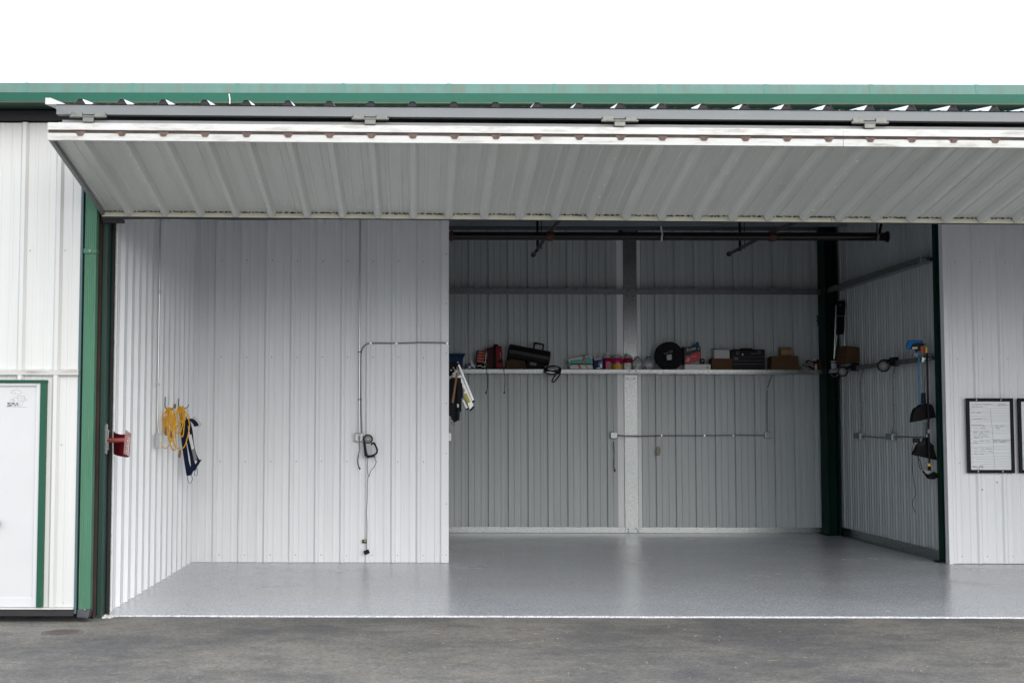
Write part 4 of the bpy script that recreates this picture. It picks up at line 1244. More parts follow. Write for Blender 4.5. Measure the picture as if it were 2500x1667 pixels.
MB().tube(spline([sh(1220.5, 860, 20.008), sh(1223, 866, 20.007), sh(1222, 870, 20.007), sh(1224, 873, 20.007)], 5), 0.008, 4).build('script_logo', mat('pink_script', (0.5, 0.2, 0.25), 0.4), t)
for px, w2, ex in ((1187.5, [(1187, 896), (1188.5, 905), (1190, 925), (1190, 945), (1188.5, 955)], (1185.5, 960.5)), (1231, [(1231, 896), (1230.5, 908), (1233, 925), (1232, 945), (1232, 955)], (1231, 960.5))):
    cpts = [sh(a, b_, 19.955) for a, b_ in w2]
    MB().tube(spline(cpts, 6), 0.0045, 6).build('cord', BLACKP, t, smooth=True)
    MB().tube([cpts[-1], sh(*ex, 19.955)], [0.006, 0.015], 8).build('plug', BLACKP, t, smooth='auto')
# kraft bag
t = MB()
prof = [(1236, 900), (1236, 882), (1241, 877), (1254, 873), (1262, 870), (1268, 872), (1274, 876), (1282, 880), (1284, 900)]
t.prism([sh(a, b_, 20.01) for a, b_ in prof], (0, 0.15, 0))
tag(t.build('kraft_bag', CARD3, bevel=0.01), 'rounded brown paper bag under the nose of the black heater', 'bag')
# torpedo heater
t = thing('torpedo_heater', 'black torpedo heater tilted on the shelf with a carry handle on top', 'heater', sh(1310, 900))
a_, b_ = sh(1241.5, 858, 20.06), sh(1341.5, 876.5, 20.06)
axh = (b_ - a_).normalized(); ln = (b_ - a_).length
rh = 0.118
MB().lathe([(0.0, 0.03), (rh - 0.02, 0.03), (rh - 0.012, 0.0), (rh, 0.0), (rh, ln - 0.01), (rh - 0.015, ln), (rh - 0.03, ln), (0, ln - 0.03)], a_, axh, 32).build('barrel', BLACKP, t, smooth='auto')
for dz in (0.0, -0.012):
    o_ = Vector((0, -rh - 0.001, 0)); up_ = axh.cross(Vector((0, 1, 0))).normalized()
    if up_.z < 0: up_ = -up_
    k_ = math.radians(0)
    off = Vector((0, -math.cos(0.1) * rh, 0)) + up_ * (0.018 + dz * 2)
    MB().tube([a_ + off, b_ + off - axh * 0.01], 0.0035, 6).build('seam_strip', mat('seam_grey', (0.10, 0.10, 0.10), 0.35), t)
up_ = Vector((-axh.z, 0, axh.x))
h0, h1 = a_ + axh * (ln * 0.58) + up_ * rh, a_ + axh * (ln * 0.80) + up_ * rh
MB().tube(spline([h0, h0 + up_ * 0.075, h0 + up_ * 0.085 + axh * 0.02, h1 + up_ * 0.085 - axh * 0.02, h1 + up_ * 0.075, h1], 3), 0.013, 8).build('handle', BLACKP, t)
MB().prism([sh(1286, 900, 20.0), sh(1336, 900, 20.0), sh(1339, 882, 20.0), sh(1288, 872, 20.0)], (0, 0.15, 0)).build('base', BLACKM, t, bevel=0.008)
MB().prism([sh(1295, 879.5, 19.998), sh(1311, 881, 19.998), sh(1309, 893, 19.998), sh(1294, 891, 19.998)], (0, 0.0015, 0)).build('spec_label', mat('dark_label', (0.07, 0.07, 0.07), 0.5, var=0.4, vscale=(60, 60, 60)), t)
# hose coil
t = MB()
yc_ = 19.93
loops = [[(1330, 903), (1336, 896), (1352, 893), (1366, 897), (1369, 905), (1362, 911), (1346, 913), (1333, 910)],
         [(1330, 899), (1340, 895), (1358, 894), (1368, 901), (1367, 908), (1352, 906), (1336, 903)],
         [(1329, 906), (1340, 905), (1358, 904), (1368, 902), (1366, 910), (1352, 913.5), (1336, 911)],
         [(1368, 905), (1367, 913), (1360, 924), (1352, 932), (1348, 931), (1349, 926), (1356, 915), (1366, 906)]]
for i, lp2 in enumerate(loops):
    t.tube(spline([sh(p, q2, yc_ - 0.018 * i) for p, q2 in lp2], 6, True), 0.010, 8, closed=True)
hs = thing('black_hose', 'coiled black rubber hose draped over the edge of the shelf', 'hose', sh(1350, 930, yc_))
t.build('coil', BLACKP, hs, smooth=True)
MB().tube([sh(1330, 895, yc_), sh(1335, 894.5, yc_)], 0.012, 10).build('brass_end', mat('brass', (0.45, 0.36, 0.20), 0.35, metal=0.7), hs, smooth='auto')
# packs in plastic wrap
t = thing('teal_towel_pack', 'teal plastic wrapped pack lying on a white pack, orange band across it', 'pack', sh(1418, 886))
def slab(pts, m, name, par, y=20.0, d=0.14, bv=0.012):
    return MB().prism([sh(a, b_, y) for a, b_ in pts], (0, d, 0)).build(name, m, par, bevel=bv)
slab([(1388, 888), (1388, 876), (1395, 873), (1428, 869.5), (1436, 866), (1444, 865), (1446, 874), (1447, 888)], WRAP, 'wrapping', t, 20.02, 0.12)
slab([(1392, 888), (1392, 880), (1400, 879), (1420, 876.5), (1440, 870), (1443.5, 876), (1444.5, 888)], TEAL, 'pack', t, 20.005, 0.13)
slab([(1424.5, 888), (1423.5, 872.5), (1428, 871), (1430, 888)], mat('orange_band', (0.45, 0.09, 0.03), 0.4), 'band', t, 20.0, 0.02, 0.002)
t = thing('white_towel_pack', 'white wrapped pack with a red stripe under the teal pack', 'pack', sh(1420, 900))
slab([(1391, 901), (1390, 894), (1396, 889.5), (1445, 889.5), (1448, 895), (1448, 901)], mat('white_wrap', (0.55, 0.54, 0.50), 0.35, var=0.2, vscale=(25, 25, 25), bump=0.5, bscale=(40, 40, 40)), 'pack', t, 20.0, 0.14)
slab([(1410, 889), (1415, 889), (1419, 899), (1414, 899)], REDB, 'stripe', t, 19.997, 0.003, 0)
slab([(1430, 891), (1437, 898), (1435, 899), (1428, 892)], INK, 'print', t, 19.997, 0.003, 0)
# navy carton
t = thing('navy_carton', 'small navy carton with white lettering patch between towel pack and pink jugs', 'carton', sh(1461, 900))
slab([(1450, 901), (1449.5, 876), (1470, 871.5), (1472.5, 901)], mat('navy_print', (0.008, 0.015, 0.055), 0.4, spec=0.12), 'box', t, 20.02, 0.10, 0.003)
slab([(1450, 876.5), (1469, 872), (1470, 876.5), (1451, 880)], mat('pale_blue_flap', (0.35, 0.37, 0.45), 0.5), 'flap', t, 20.016, 0.003, 0)
slab([(1464.5, 888), (1469, 887), (1470, 897), (1466, 899)], PAPER, 'print', t, 20.016, 0.003, 0)
slab([(1459, 889), (1464, 881), (1472, 880), (1472, 898), (1463, 898)], mat('mid_blue_print', (0.02, 0.10, 0.30), 0.4), 'print', t, 20.0175, 0.002, 0)
slab([(1454, 899.5), (1464, 896), (1466, 900)], PAPER, 'print', t, 20.016, 0.003, 0)
# jugs
def jug(name, label, px0, px1, pytop, body, cap, grp, lab, clear=False, fill=0.86):
    x0, x1 = sx(px0), sx(px1)
    xc_, r = (x0 + x1) / 2, (x1 - x0) / 2
    yy = YS_ + 0.06
    zt_ = sh((px0 + px1) / 2, pytop, yy).z
    H = zt_ - SZ
    t = thing(name, label, 'jug', (xc_, yy, SZ), group=grp)
    pr_ = [(r * 0.92, 0), (r, 0.01), (r, H * 0.52), (r * 0.93, H * 0.64), (r * 0.70, H * 0.77), (r * 0.40, H * 0.88), (r * 0.30, H * 0.91), (r * 0.30, H * 0.96)]
    if clear:
        MB().lathe(pr_, (xc_, yy, SZ), (0, 0, 1), 20).build('bottle', CLEARP, t, smooth='auto')
    else:
        lev = 0.72
        inner = [(a * 1.0, b_) for a, b_ in pr_[:4]] + [(r * 0.76, H * lev)]
        MB().lathe(inner + [(0, H * lev)], (xc_, yy, SZ), (0, 0, 1), 20).build('fluid_body', body, t, smooth='auto')
        MB().lathe([(r * 0.76, H * lev + 0.001), (r * 0.70, H * 0.77), (r * 0.40, H * 0.88), (r * 0.30, H * 0.91), (r * 0.30, H * 0.96)], (xc_, yy, SZ), (0, 0, 1), 20).build('neck', mat('cloudy_neck', (0.50, 0.45, 0.46), 0.2, spec=0.6), t, smooth='auto')
    MB().lathe([(r * 0.36, H * 0.945), (r * 0.36, H), (r * 0.30, H + 0.004), (0, H + 0.004)], (xc_, yy, SZ), (0, 0, 1), 16).build('cap', cap, t, smooth='auto')
    for (a0, a1, zlo, zhi, m) in lab:
        n_ = 8
        vs_, fs_ = [], []
        for k in range(n_ + 1):
            an = math.radians(a0 + (a1 - a0) * k / n_)
            for z_ in (zlo, zhi):
                vs_.append((xc_ + (r + 0.0015) * math.sin(an), yy - (r + 0.0015) * math.cos(an), SZ + H * z_))
        for k in range(n_):
            fs_.append((2 * k, 2 * k + 2, 2 * k + 3, 2 * k + 1))
        MB().add(vs_, fs_).build('label_patch', m, t, smooth=True, fix=False)
    MB().tube(spline([(xc_ + r * 0.35, yy - r * 0.2, SZ + H * 0.86), (xc_ + r * 0.85, yy - r * 0.35, SZ + H * 0.74), (xc_ + r * 1.0, yy - r * 0.3, SZ + H * 0.5)], 4), 0.008, 8).build('grip', CLEARP if clear else body, t, smooth=True)
G = 'fluid jugs along the shelf'
jug('pink_jug', 'dark pink fluid jug with a green edged label, first of the three pink jugs', 1473, 1497, 862, REDL, WHITEP, G, [(-30, 25, 0.02, 0.5, LBLP), (26, 62, 0.05, 0.42, LBLG)])
jug('pink_jug', 'bright pink fluid jug with a yellow label, middle of the three pink jugs', 1496, 1521.5, 862.5, PINKL, WHITEP, G, [(-62, 62, 0.0, 0.36, LBLY), (16, 24, 0.02, 0.36, PAPER)])
jug('pink_jug', 'dark pink fluid jug with a white and green label before the steel post', 1522, 1546, 862.5, REDL, WHITEP, G, [(-62, 28, 0.02, 0.42, LBLW), (30, 60, 0.02, 0.42, LBLG)])
jug('clear_jug', 'empty clear plastic jug with blue cap just right of the steel post', 1547, 1571, 870, CLEARP, BLUECAP, G, [(-50, -5, 0.02, 0.25, LBLW)], True)
jug('clear_jug', 'empty clear plastic jug with blue cap beside the black reel', 1572, 1598, 871, CLEARP, BLUECAP, G, [(-60, -38, 0.05, 0.35, REDB)], True)
# black reel
t = thing('black_reel', 'large round black reel standing on the shelf with a square white label', 'reel', sh(1633, 901))
rc = sh(1633, 868.5, 20.03); rr = (sx(1668) - sx(1598)) / 2
rc.z = SZ + rr
MB().lathe([(rr * 0.93, -0.035), (rr, -0.025), (rr, 0.03), (rr * 0.95, 0.04), (rr * 0.80, 0.035), (rr * 0.4, 0.03), (rr * 0.36, 0.045), (0, 0.045)], rc, (0, -1, 0), 40).build('disc', mat('reel_black', (0.006, 0.006, 0.008), 0.55, spec=0.12), t, smooth='auto')
MB().prism([sh(1628, 866, 19.98), sh(1640, 865, 19.98), sh(1640, 878, 19.98), sh(1628, 879, 19.98)], (0, 0.002, 0)).build('label_patch', mat('worn_white_label', (0.42, 0.42, 0.41), 0.6, var=0.5, vscale=(60, 60, 60)), t)
MB().tube(spline([sh(1620, 863, 19.975), sh(1627, 862, 19.975), sh(1634, 858, 19.975), sh(1641, 855.5, 19.975), sh(1641, 859, 19.975), sh(1635, 861, 19.975)], 5), 0.005, 6).build('wire_clip', GREYT, t, smooth=True)
# stack: flat white box, towel carton, tape measure
b = sbox(1672, 1735, 889, 20.0, 0.17)
t = thing('flat_white_box', 'flat white box under the red and dark towel carton', 'box', (b[0], 20.05, SZ))
MB().box(*b).build('box', PAPER, t, bevel=0.003)
for k in range(3):
    q = sh(1725 + k * 2.2, 897 - (k % 2) * 2, 19.9985)
    MB().lathe([(0.010, 0), (0.010, 0.001)], q, (0, -1, 0), 8).build('print_mark', mat('faint_print', (0.35, 0.33, 0.28), 0.6), t)
zb = b[5] + 0.001
t = thing('towel_carton', 'dark and red shop towel carton with white lettering, blue towel poking out', 'carton', (b[0], 20.05, zb))
x0, x1 = sx(1670, 20.01), sx(1710.5, 20.01)
zt_ = sh(1690, 846.5, 20.01).z
MB().box(x0, x1, 20.01, 20.15, zb, zt_).build('carton', SLATEB, t, bevel=0.004)
W_, H_ = x1 - x0, zt_ - zb
def cp(u, v, d=0.0): return Vector((x0 + W_ * u, 20.0085 - d, zb + H_ * v))
MB().prism([cp(0.06, 0.02), cp(0.30, 0.02), cp(0.98, 0.27), cp(0.98, 0.74), cp(0.66, 0.68), cp(0.40, 0.52), cp(0.08, 0.48)], (0, 0.001, 0)).build('red_print', REDB, t)
MB().prism([cp(0.36, 0.02), cp(0.98, 0.02), cp(0.98, 0.24)], (0, 0.001, 0)).build('pale_print', mat('grey_lilac_print', (0.26, 0.25, 0.31), 0.5), t)
text('Scott', 'brand_lettering', 0.072, PAPER, t, cp(0.14, 0.72, 0.001), (1, 0, 0.22), (-0.22, 0, 1), shear=0.25)
text('SHOP', 'lettering', 0.042, mat('dark_grey_ink', (0.10, 0.11, 0.12), 0.5), t, cp(0.14, 0.575, 0.001), (1, 0, 0.06), (0, 0, 1))
text('TOWELS', 'lettering', 0.022, PAPER, t, cp(0.42, 0.42, 0.002), (1, 0, 0), (0, 0, 1))
mb = MB()
for (u0, v0, u1, v1) in ((0.10, 0.14, 0.3, 0.3), (0.14, 0.2, 0.36, 0.34), (0.22, 0.12, 0.30, 0.28), (0.12, 0.24, 0.33, 0.2), (0.24, 0.3, 0.22, 0.42)):
    mb.tube([cp(u0, v0, 0.001), cp((u0 + u1) / 2, (v0 + v1) / 2 + 0.03, 0.001), cp(u1, v1, 0.001)], 0.005, 4)
mb.build('picture_print', PAPER, t)
MB().lathe([(0.016, 0), (0.016, 0.0015)], cp(0.88, 0.88), (0, -1, 0), 12).build('seal_print', mat('blue_grey_seal', (0.22, 0.25, 0.33), 0.5), t)
tw = [sh(1688, 849, 20.06), sh(1694, 841, 20.06), sh(1699, 838, 20.05), sh(1702.5, 833, 20.05), sh(1706, 836, 20.06), sh(1707.5, 844, 20.06), sh(1707, 849, 20.06)]
MB().prism(tw, (0, 0.03, 0.0)).build('towel', mat('blue_towel', (0.035, 0.13, 0.19), 0.9, bump=0.7, bscale=(50, 50, 50)), t, bevel=0.008)
t = thing('tape_measure', 'small black tape measure on the flat white box', 'tape measure', sh(1712, 888, 19.98))
MB().prism([Vector((p.x, p.y, max(p.z, zb))) for p in (sh(1709, 888.6, 19.98), sh(1721, 888.6, 19.98), sh(1721, 878, 19.98), sh(1718, 875, 19.98), sh(1712, 875, 19.98), sh(1709, 879, 19.98))], (0, 0.05, 0)).build('case', BLACKP, t, bevel=0.004)
MB().prism([sh(1713, 879, 19.978), sh(1717.5, 879, 19.978), sh(1717.5, 882.5, 19.978), sh(1713, 882.5, 19.978)], (0, 0.0015, 0)).build('badge', GREYT, t)
# cardboard box with white box
b = sbox(1738, 1788, 875, 20.0, 0.17)
t = thing('cardboard_box', 'plain brown cardboard box under the small white box', 'box', (b[0], 20.08, SZ))
MB().box(*b).build('box', CARD, t, bevel=0.003)
MB().prism([sh(1734, 876, 20.06), sh(1738, 875.5, 20.0), sh(1738, 900.5, 20.0), sh(1734, 900, 20.06)], (0.004, 0.10, 0)).build('flap', CARD3, t)
zb2 = b[5] + 0.001
t = thing('small_white_box', 'small white box with a dark lid standing on the cardboard box', 'box', (sx(1763), 20.08, zb2))
x0, x1 = sx(1744.5, 20.01), sx(1781.5, 20.01)
zt_ = sh(1763, 853.5, 20.01).z
MB().box(x0, x1, 20.01, 20.14, zb2, zt_).build('box', mat('grey_white_card', (0.55, 0.55, 0.54), 0.7), t, bevel=0.003)
MB().prism([(x0 - 0.03, 20.0, zt_ + 0.008), (x0 - 0.03, 20.0, zt_ + 0.013), (x1, 20.0, zt_ + 0.003), (x1, 20.0, zt_ - 0.004)], (0, 0.15, 0)).build('lid', BLACKM, t)
# tool chest
b = sbox(1787, 1868, 853, 20.0, 0.17)
t = thing('black_toolbox', 'black steel tool chest with three drawers and a top handle', 'toolbox', (b[0], 20.08, SZ))
x0, x1, zt_ = b[0], b[1], b[5]
MB().prism([(x0, 20.0, SZ), (x1, 20.0, SZ), (x1, 20.0, zt_), (x0 + 0.01, 20.0, zt_), (x0 - 0.02, 20.02, zt_ - 0.02), (x0 - 0.02, 20.02, SZ)], (0, 0.16, 0)).build('body', BLACKP, t, bevel=0.004)
for k, py in enumerate((871.0, 880.0, 888.5)):
    z_ = sh(1828, py, 20.0).z
    zl_ = sh(1828, (880.0, 888.5, 898.5)[k], 20.0).z
    dr = MB().box(x0 + 0.015, x1 - 0.012, 19.990, 20.0, zl_ + 0.007, z_ - 0.008).build('drawer', mat('toolbox_black', (0.008, 0.008, 0.011), 0.35, spec=0.12), t, bevel=0.002)
    MB().box(x0 + 0.015, x1 - 0.012, 19.984, 19.9995, z_ - 0.003, z_ + 0.003).build('drawer_pull', mat('dull_silver', (0.13, 0.135, 0.15), 0.35, metal=0.5), dr, bevel=0.002)
MB().tube(spline([(x0 + 0.14, 20.06, zt_), (x0 + 0.16, 20.06, zt_ + 0.012), (x0 + 0.30, 20.06, zt_ + 0.014), (x0 + 0.33, 20.06, zt_)], 4), 0.009, 8).build('handle', BLACKM, t, smooth=True)
q = sh(1813, 865.5, 19.997)
MB().lathe([(0.012, 0), (0.012, 0.006), (0.007, 0.008)], q, (0, -1, 0), 10).build('latch', SILVER, t)
mb = MB()
for cx_, cy_ in ((1801, 862), (1854, 861)):
    for k in range(6):
        mb.lathe([(0.0055, 0), (0.0055, 0.001)], sh(cx_ - 2.5 + (k % 3) * 2.5, cy_ - 3 + (k // 3) * 5, 19.999), (0, -1, 0), 6)
mb.tube([sh(1833, 863, 19.999), sh(1849, 863, 19.999)], 0.003, 4)
mb.build('printed_marks', mat('grey_sticker', (0.30, 0.30, 0.31), 0.5), t)
MB().prism([sh(1792, 873, 19.988), sh(1802.5, 873, 19.988), sh(1802.5, 877, 19.988), sh(1792, 877, 19.988)], (0, 0.001, 0)).build('badge', mat('badge_grey', (0.12, 0.12, 0.13), 0.4), t)
# long cardboard box and small crate
b = sbox(1884, 1950, 869, 20.0, 0.17)
t = thing('long_cardboard_box', 'long dark brown cardboard box right of the black tool chest', 'box', (b[0], 20.08, SZ))
MB().prism([(b[0], 20.0, SZ), (b[1] + 0.01, 20.0, SZ), (b[1] - 0.01, 20.0, b[5] + 0.005), (b[0], 20.0, b[5])], (0, 0.16, 0)).build('box', CARD, t, bevel=0.004)
MB().prism([sh(1876, 873, 20.08), sh(1883.7, 869.5, 20.0), sh(1883.7, 900, 20.0), sh(1876, 899, 20.08)], (0.002, 0.05, 0)).build('flap', CARD3, t)
zb3 = b[5] + 0.006
t = thing('wooden_tray', 'small tan box with pale bands on the long cardboard box', 'box', (sx(1920), 20.05, zb3))
x0, x1 = sx(1905, 20.02), sx(1933.5, 20.02)
zt_ = sh(1920, 847, 20.02).z
MB().box(x0, x1, 20.02, 20.12, zb3, zt_).build('box', CARD2, t, bevel=0.004)
for v in (0.18, 0.34, 0.52):
    MB().box(x0 + 0.025, x1 - 0.003, 20.015, 20.0195, zb3 + (zt_ - zb3) * v, zb3 + (zt_ - zb3) * (v + 0.11)).build('band', mat('pale_wood', (0.36, 0.26, 0.14), 0.7), t)
# striped rag, red bottle, small box
t = thing('striped_rag', 'crumpled black and white striped rag on the shelf', 'rag', sh(1968, 900))
for k in range(5):
    o_ = k * 2.1
    pts_ = [sh(1953 + o_ * 1.2, 900 - o_ * 0.4, 20.02 - 0.006 * k), sh(1962 + o_, 895 - o_ * 1.7, 20.01 - 0.006 * k), sh(1973 + o_ * 0.4, 893 - o_ * 1.2, 20.01 - 0.006 * k), sh(1984, 899 - o_ * 1.6, 20.02 - 0.006 * k)]
    MB().ribbon(spline(pts_, 5), 0.10, 0.012, (0, 1, 0)).build('fold', (BLACKM, mat('grey_white_cloth', (0.48, 0.48, 0.47), 0.9), BLACKM, MATS.get('grey_white_cloth') or PAPER, BLACKM)[k], t)
t = thing('red_spray_bottle', 'slim red bottle with a white label and pale nozzle near the corner column', 'bottle', (sx(1990), YS_ + 0.03, SZ))
xq, rq = sx(1990), (sx(1996.5) - sx(1983.5)) / 2
MB().lathe([(rq, 0), (rq, 0.12), (rq * 0.8, 0.14), (rq * 0.35, 0.155)], (xq, YS_ + 0.03, SZ), (0, 0, 1), 16).build('bottle', mat('dark_red_bottle', (0.16, 0.006, 0.010), 0.35), t, smooth='auto')
MB().lathe([(rq * 0.33, 0.150), (rq * 0.33, 0.175), (rq * 0.1, 0.19)], (xq, YS_ + 0.03, SZ), (0, 0, 1), 12).build('nozzle', PAPER, t, smooth='auto')
MB().prism([(xq - 0.008, YS_ + 0.03 - rq - 0.002, SZ + 0.005), (xq + 0.026, YS_ + 0.03 - rq * 0.86, SZ + 0.005), (xq + 0.026, YS_ + 0.03 - rq * 0.86, SZ + 0.10), (xq - 0.008, YS_ + 0.03 - rq - 0.002, SZ + 0.10)], (0, -0.001, 0)).build('label_patch', LBLW, t)
b = sbox(1998, 2014, 877.5, 19.99, 0.10)
t = MB().box(*b)
tag(t.build('small_brown_box', CARD3, bevel=0.003), 'small dark brown box beside the green corner column', 'box')

# ================================================================== LADDER AND TOOLS AT THE EDGE OF THE TAIL PARTITION
ld = thing('folded_step_ladder', 'folded aluminium step ladder hanging aslant by the partition corner', 'ladder', at(1150, 1002, 16.4))
YL = 16.4
def la(px, py, o_=0.0): return at(px, py, YL + o_)
def rail(pts, m, name, o_, d, par, bv=0.002):
    return MB().prism([la(a, b_, o_) for a, b_ in pts], (0, d, 0)).build(name, m, par, bevel=bv)
r1_ = rail([(1118, 891), (1122, 888.5), (1158, 976), (1152.5, 979)], ALU, 'rail', 0.02, 0.05, ld)
r2_ = rail([(1117, 919), (1125, 913.5), (1156.5, 990.5), (1147, 1000)], ALU, 'rail', -0.03, 0.05, ld)
r3_ = rail([(1114, 896), (1117, 894), (1144, 972), (1141, 973)], GREYT, 'rail', 0.05, 0.03, ld)
r4_ = rail([(1128, 976), (1132, 974), (1143, 995.5), (1138, 998)], ALU, 'rail', 0.03, 0.03, ld)
rail([(1152, 979.5), (1158.5, 976.5), (1160, 980), (1154, 983)], BLACKP, 'foot', 0.015, 0.06, ld)
rail([(1146.5, 1000), (1156, 990), (1158.5, 994), (1149, 1004)], BLACKP, 'foot', -0.035, 0.06, ld)
rail([(1137.5, 997.5), (1143.5, 995), (1144, 999), (1139, 1001)], BLACKP, 'foot', 0.025, 0.04, ld)
MB().prism([la(1132, 961, -0.0335), la(1139, 959, -0.0335), la(1149, 981, -0.0335), la(1142, 984.5, -0.0335)], (0, 0.0025, 0)).build('warning_label', YLAB, r2_)
MB().prism([la(1126, 948, -0.0335), la(1132, 946, -0.0335), la(1136, 956, -0.0335), la(1130, 958, -0.0335)], (0, 0.0025, 0)).build('rating_label', mat('grey_label', (0.40, 0.40, 0.40), 0.6, var=0.4, vscale=(80, 80, 80)), r2_)
MB().tube([la(1124, 915, -0.035), la(1134, 927, -0.035), la(1133, 928, -0.035)], 0.006, 6).build('spreader', ALU, ld)
rail([(1104, 912), (1114, 903), (1121, 912), (1112, 922), (1108, 924)], mat('pale_ladder_top', (0.62, 0.60, 0.56), 0.5), 'top_cap', -0.01, 0.04, ld)
# folding camp chairs / poles bundle
fb = thing('folded_pole_bundle', 'bundle of dark folded poles with a wooden handle hanging by the ladder', 'pole bundle', at(1110, 1035, 16.25))
YQ = 16.25
def fq(px, py, o_=0.0): return at(px, py, YQ + o_)
for i, (xa_, ya_, xb_, yb_, r_) in enumerate(((1101, 925, 1099.5, 1015, 0.022), (1106, 922, 1106, 1025, 0.025), (1112, 922, 1110, 1030, 0.026), (1118, 922, 1118, 1026, 0.024), (1121, 922, 1123, 1005, 0.022), (1114, 930, 1114, 1028, 0.02), (1103, 930, 1103, 1018, 0.02), (1124, 935, 1127, 972, 0.02))):
    MB().tube([fq(xa_, ya_, 0.015 * (i % 3)), fq((xa_ + xb_) / 2 + 0.7, (ya_ + yb_) / 2, 0.015 * (i % 3)), fq(xb_, yb_, 0.015 * (i % 3))], [r_, r_ * 1.1, r_ * 0.8], 8).build('pole', DARKT, fb, smooth='auto')
for px, py in ((1103, 1028), (1109, 1030)):
    MB().tube([fq(px, py), fq(px + 0.3, py + 9)], 0.008, 6).build('tip', GREYT, fb)
MB().prism([fq(1116, 986, -0.04), fq(1120, 986, -0.04), fq(1120, 994, -0.04), fq(1116.5, 994, -0.04)], (0, 0.006, 0)).build('tag', PAPER, fb)
wh = MB().tube([at(1116, 909, 16.17), at(1105, 983, 16.17)], 0.0135, 10)
tag(wh.build('wooden_stick', WOOD, smooth='auto'), 'slanting wooden tool handle in front of the dark poles', 'handle')
bg = MB().prism([at(a, b_, 16.5) for a, b_ in ((1095, 888), (1106, 880), (1116, 884), (1119, 892), (1112, 905), (1104, 915), (1098, 918), (1090, 916))], (0, 0.06, 0))
bgo = bg.build('perforated_hanger', BLACKM)
tag(bgo, 'black perforated hanger plate above the ladder', 'hanger')
mb = MB()
for px, py in ((1118, 884.5), (1107, 897.5), (1110, 902.5), (1101.5, 903.5)):
    mb.lathe([(0.009, 0), (0.009, 0.003)], at(px, py, 16.497), (0, -1, 0), 8)
mb.build('holes', PAPER, bgo)
mb = MB().tube([at(1100, 905, 16.5), at(1092, 905, 16.5)], 0.02, 8)

# ================================================================== TAIL WALL BOXES
YK = YT - 0.03
def tb(px, py, o_=0.0): return at(px, py, YK - o_)
t = thing('tail_junction_box', 'steel junction box left of the galvanised post with a cut wire below', 'junction box', tb(1498, 1070))
a_, b_ = tb(1489.5, 1054), tb(1507, 1070.5)
MB().box(a_.x, b_.x, YK - 0.05, YK + 0.02, b_.z, a_.z).build('box', BOXSTEEL, t, bevel=0.010)
MB().box(a_.x + 0.008, b_.x - 0.008, YK - 0.054, YK - 0.0505, b_.z + 0.008, a_.z - 0.008).build('cover_plate', GALV, t, bevel=0.003)
MB().tube(spline([tb(1507, 1062.5, 0.02), tb(1530, 1063.5, 0.24), tb(1570, 1064, 0.10), tb(1615, 1063, 0.03), tb(1700, 1063, 0.03), tb(1800, 1061.5, 0.03), tb(1866, 1062, 0.03)], 8), 0.009, 8).build('flex_conduit', FLEX, t, smooth=True)
for px in (1522, 1615, 1720, 1790):
    q = tb(px, 1063, 0.03 if px > 1560 else 0.16)
    MB().box(q.x - 0.010, q.x + 0.010, q.y - 0.015, q.y + 0.03, q.z - 0.012, q.z + 0.016).build('clip', CONDUIT, t)
q = [tb(1497.5, 1078, 0.01), tb(1498, 1084, 0.01), tb(1499.5, 1108, 0.01), tb(1499, 1125, 0.01), tb(1499, 1140, 0.01), tb(1501.5, 1148, 0.01)]
MB().tube(spline(q, 5), [0.006] * 10 + [0.004] * 4 + [0.006] * 12, 6).build('cut_wire', BLACKP, t, smooth=True)
MB().tube([tb(1501, 1145, 0.01), tb(1501.5, 1151, 0.01)], 0.012, 8).build('wire_end', BLACKP, t)
t = thing('tail_outlet_box', 'small steel outlet box at the right end of the tail wall conduit', 'outlet', tb(1874, 1070))
a_, b_ = tb(1866, 1053.5), tb(1881, 1070)
MB().box(a_.x, b_.x, YK - 0.05, YK + 0.02, b_.z, a_.z).build('box', BOXSTEEL, t, bevel=0.010)
MB().box(a_.x + 0.010, b_.x - 0.010, YK - 0.0535, YK - 0.0505, b_.z + 0.010, a_.z - 0.010).build('cover_plate', LGREY, t, bevel=0.003)
MB().tube(spline([tb(1873.5, 1054, 0.02), tb(1873, 1000, 0.02), tb(1873.5, 955, 0.02), tb(1878, 935, 0.03), tb(1886, 912, 0.15)], 6), 0.0085, 8).build('flex_conduit', FLEX, t, smooth=True)
q = tb(1874, 950, 0.03)
MB().box(q.x - 0.012, q.x + 0.012, q.y - 0.01, q.y + 0.03, q.z - 0.012, q.z + 0.012).build('clip', CONDUIT, t)

# ================================================================== RIGHT WALL OF THE TAIL
XG = XR - 0.205                                   # front of the girt
def rw(px, py, out=0.02): return atx(px, py, XR - 0.02 - out)
# paint can
q = atx(2036.5, 893, XG + 0.09)
t = thing('label_can', 'white can with a grey label in the corner below the chrome frame', 'can', (q.x, q.y, SZ))
MB().lathe([(0.045, 0), (0.045, 0.125), (0.047, 0.13), (0.047, 0.137), (0.03, 0.138), (0, 0.138)], (q.x, q.y, SZ), (0, 0, 1), 20).build('can', mat('pale_can', (0.55, 0.57, 0.60), 0.4), t, smooth='auto')
MB().lathe([(0.0455, 0.10), (0.0455, 0.13)], (q.x, q.y, SZ), (0, 0, 1), 20).build('lid_band', GREYT, t, smooth='auto')
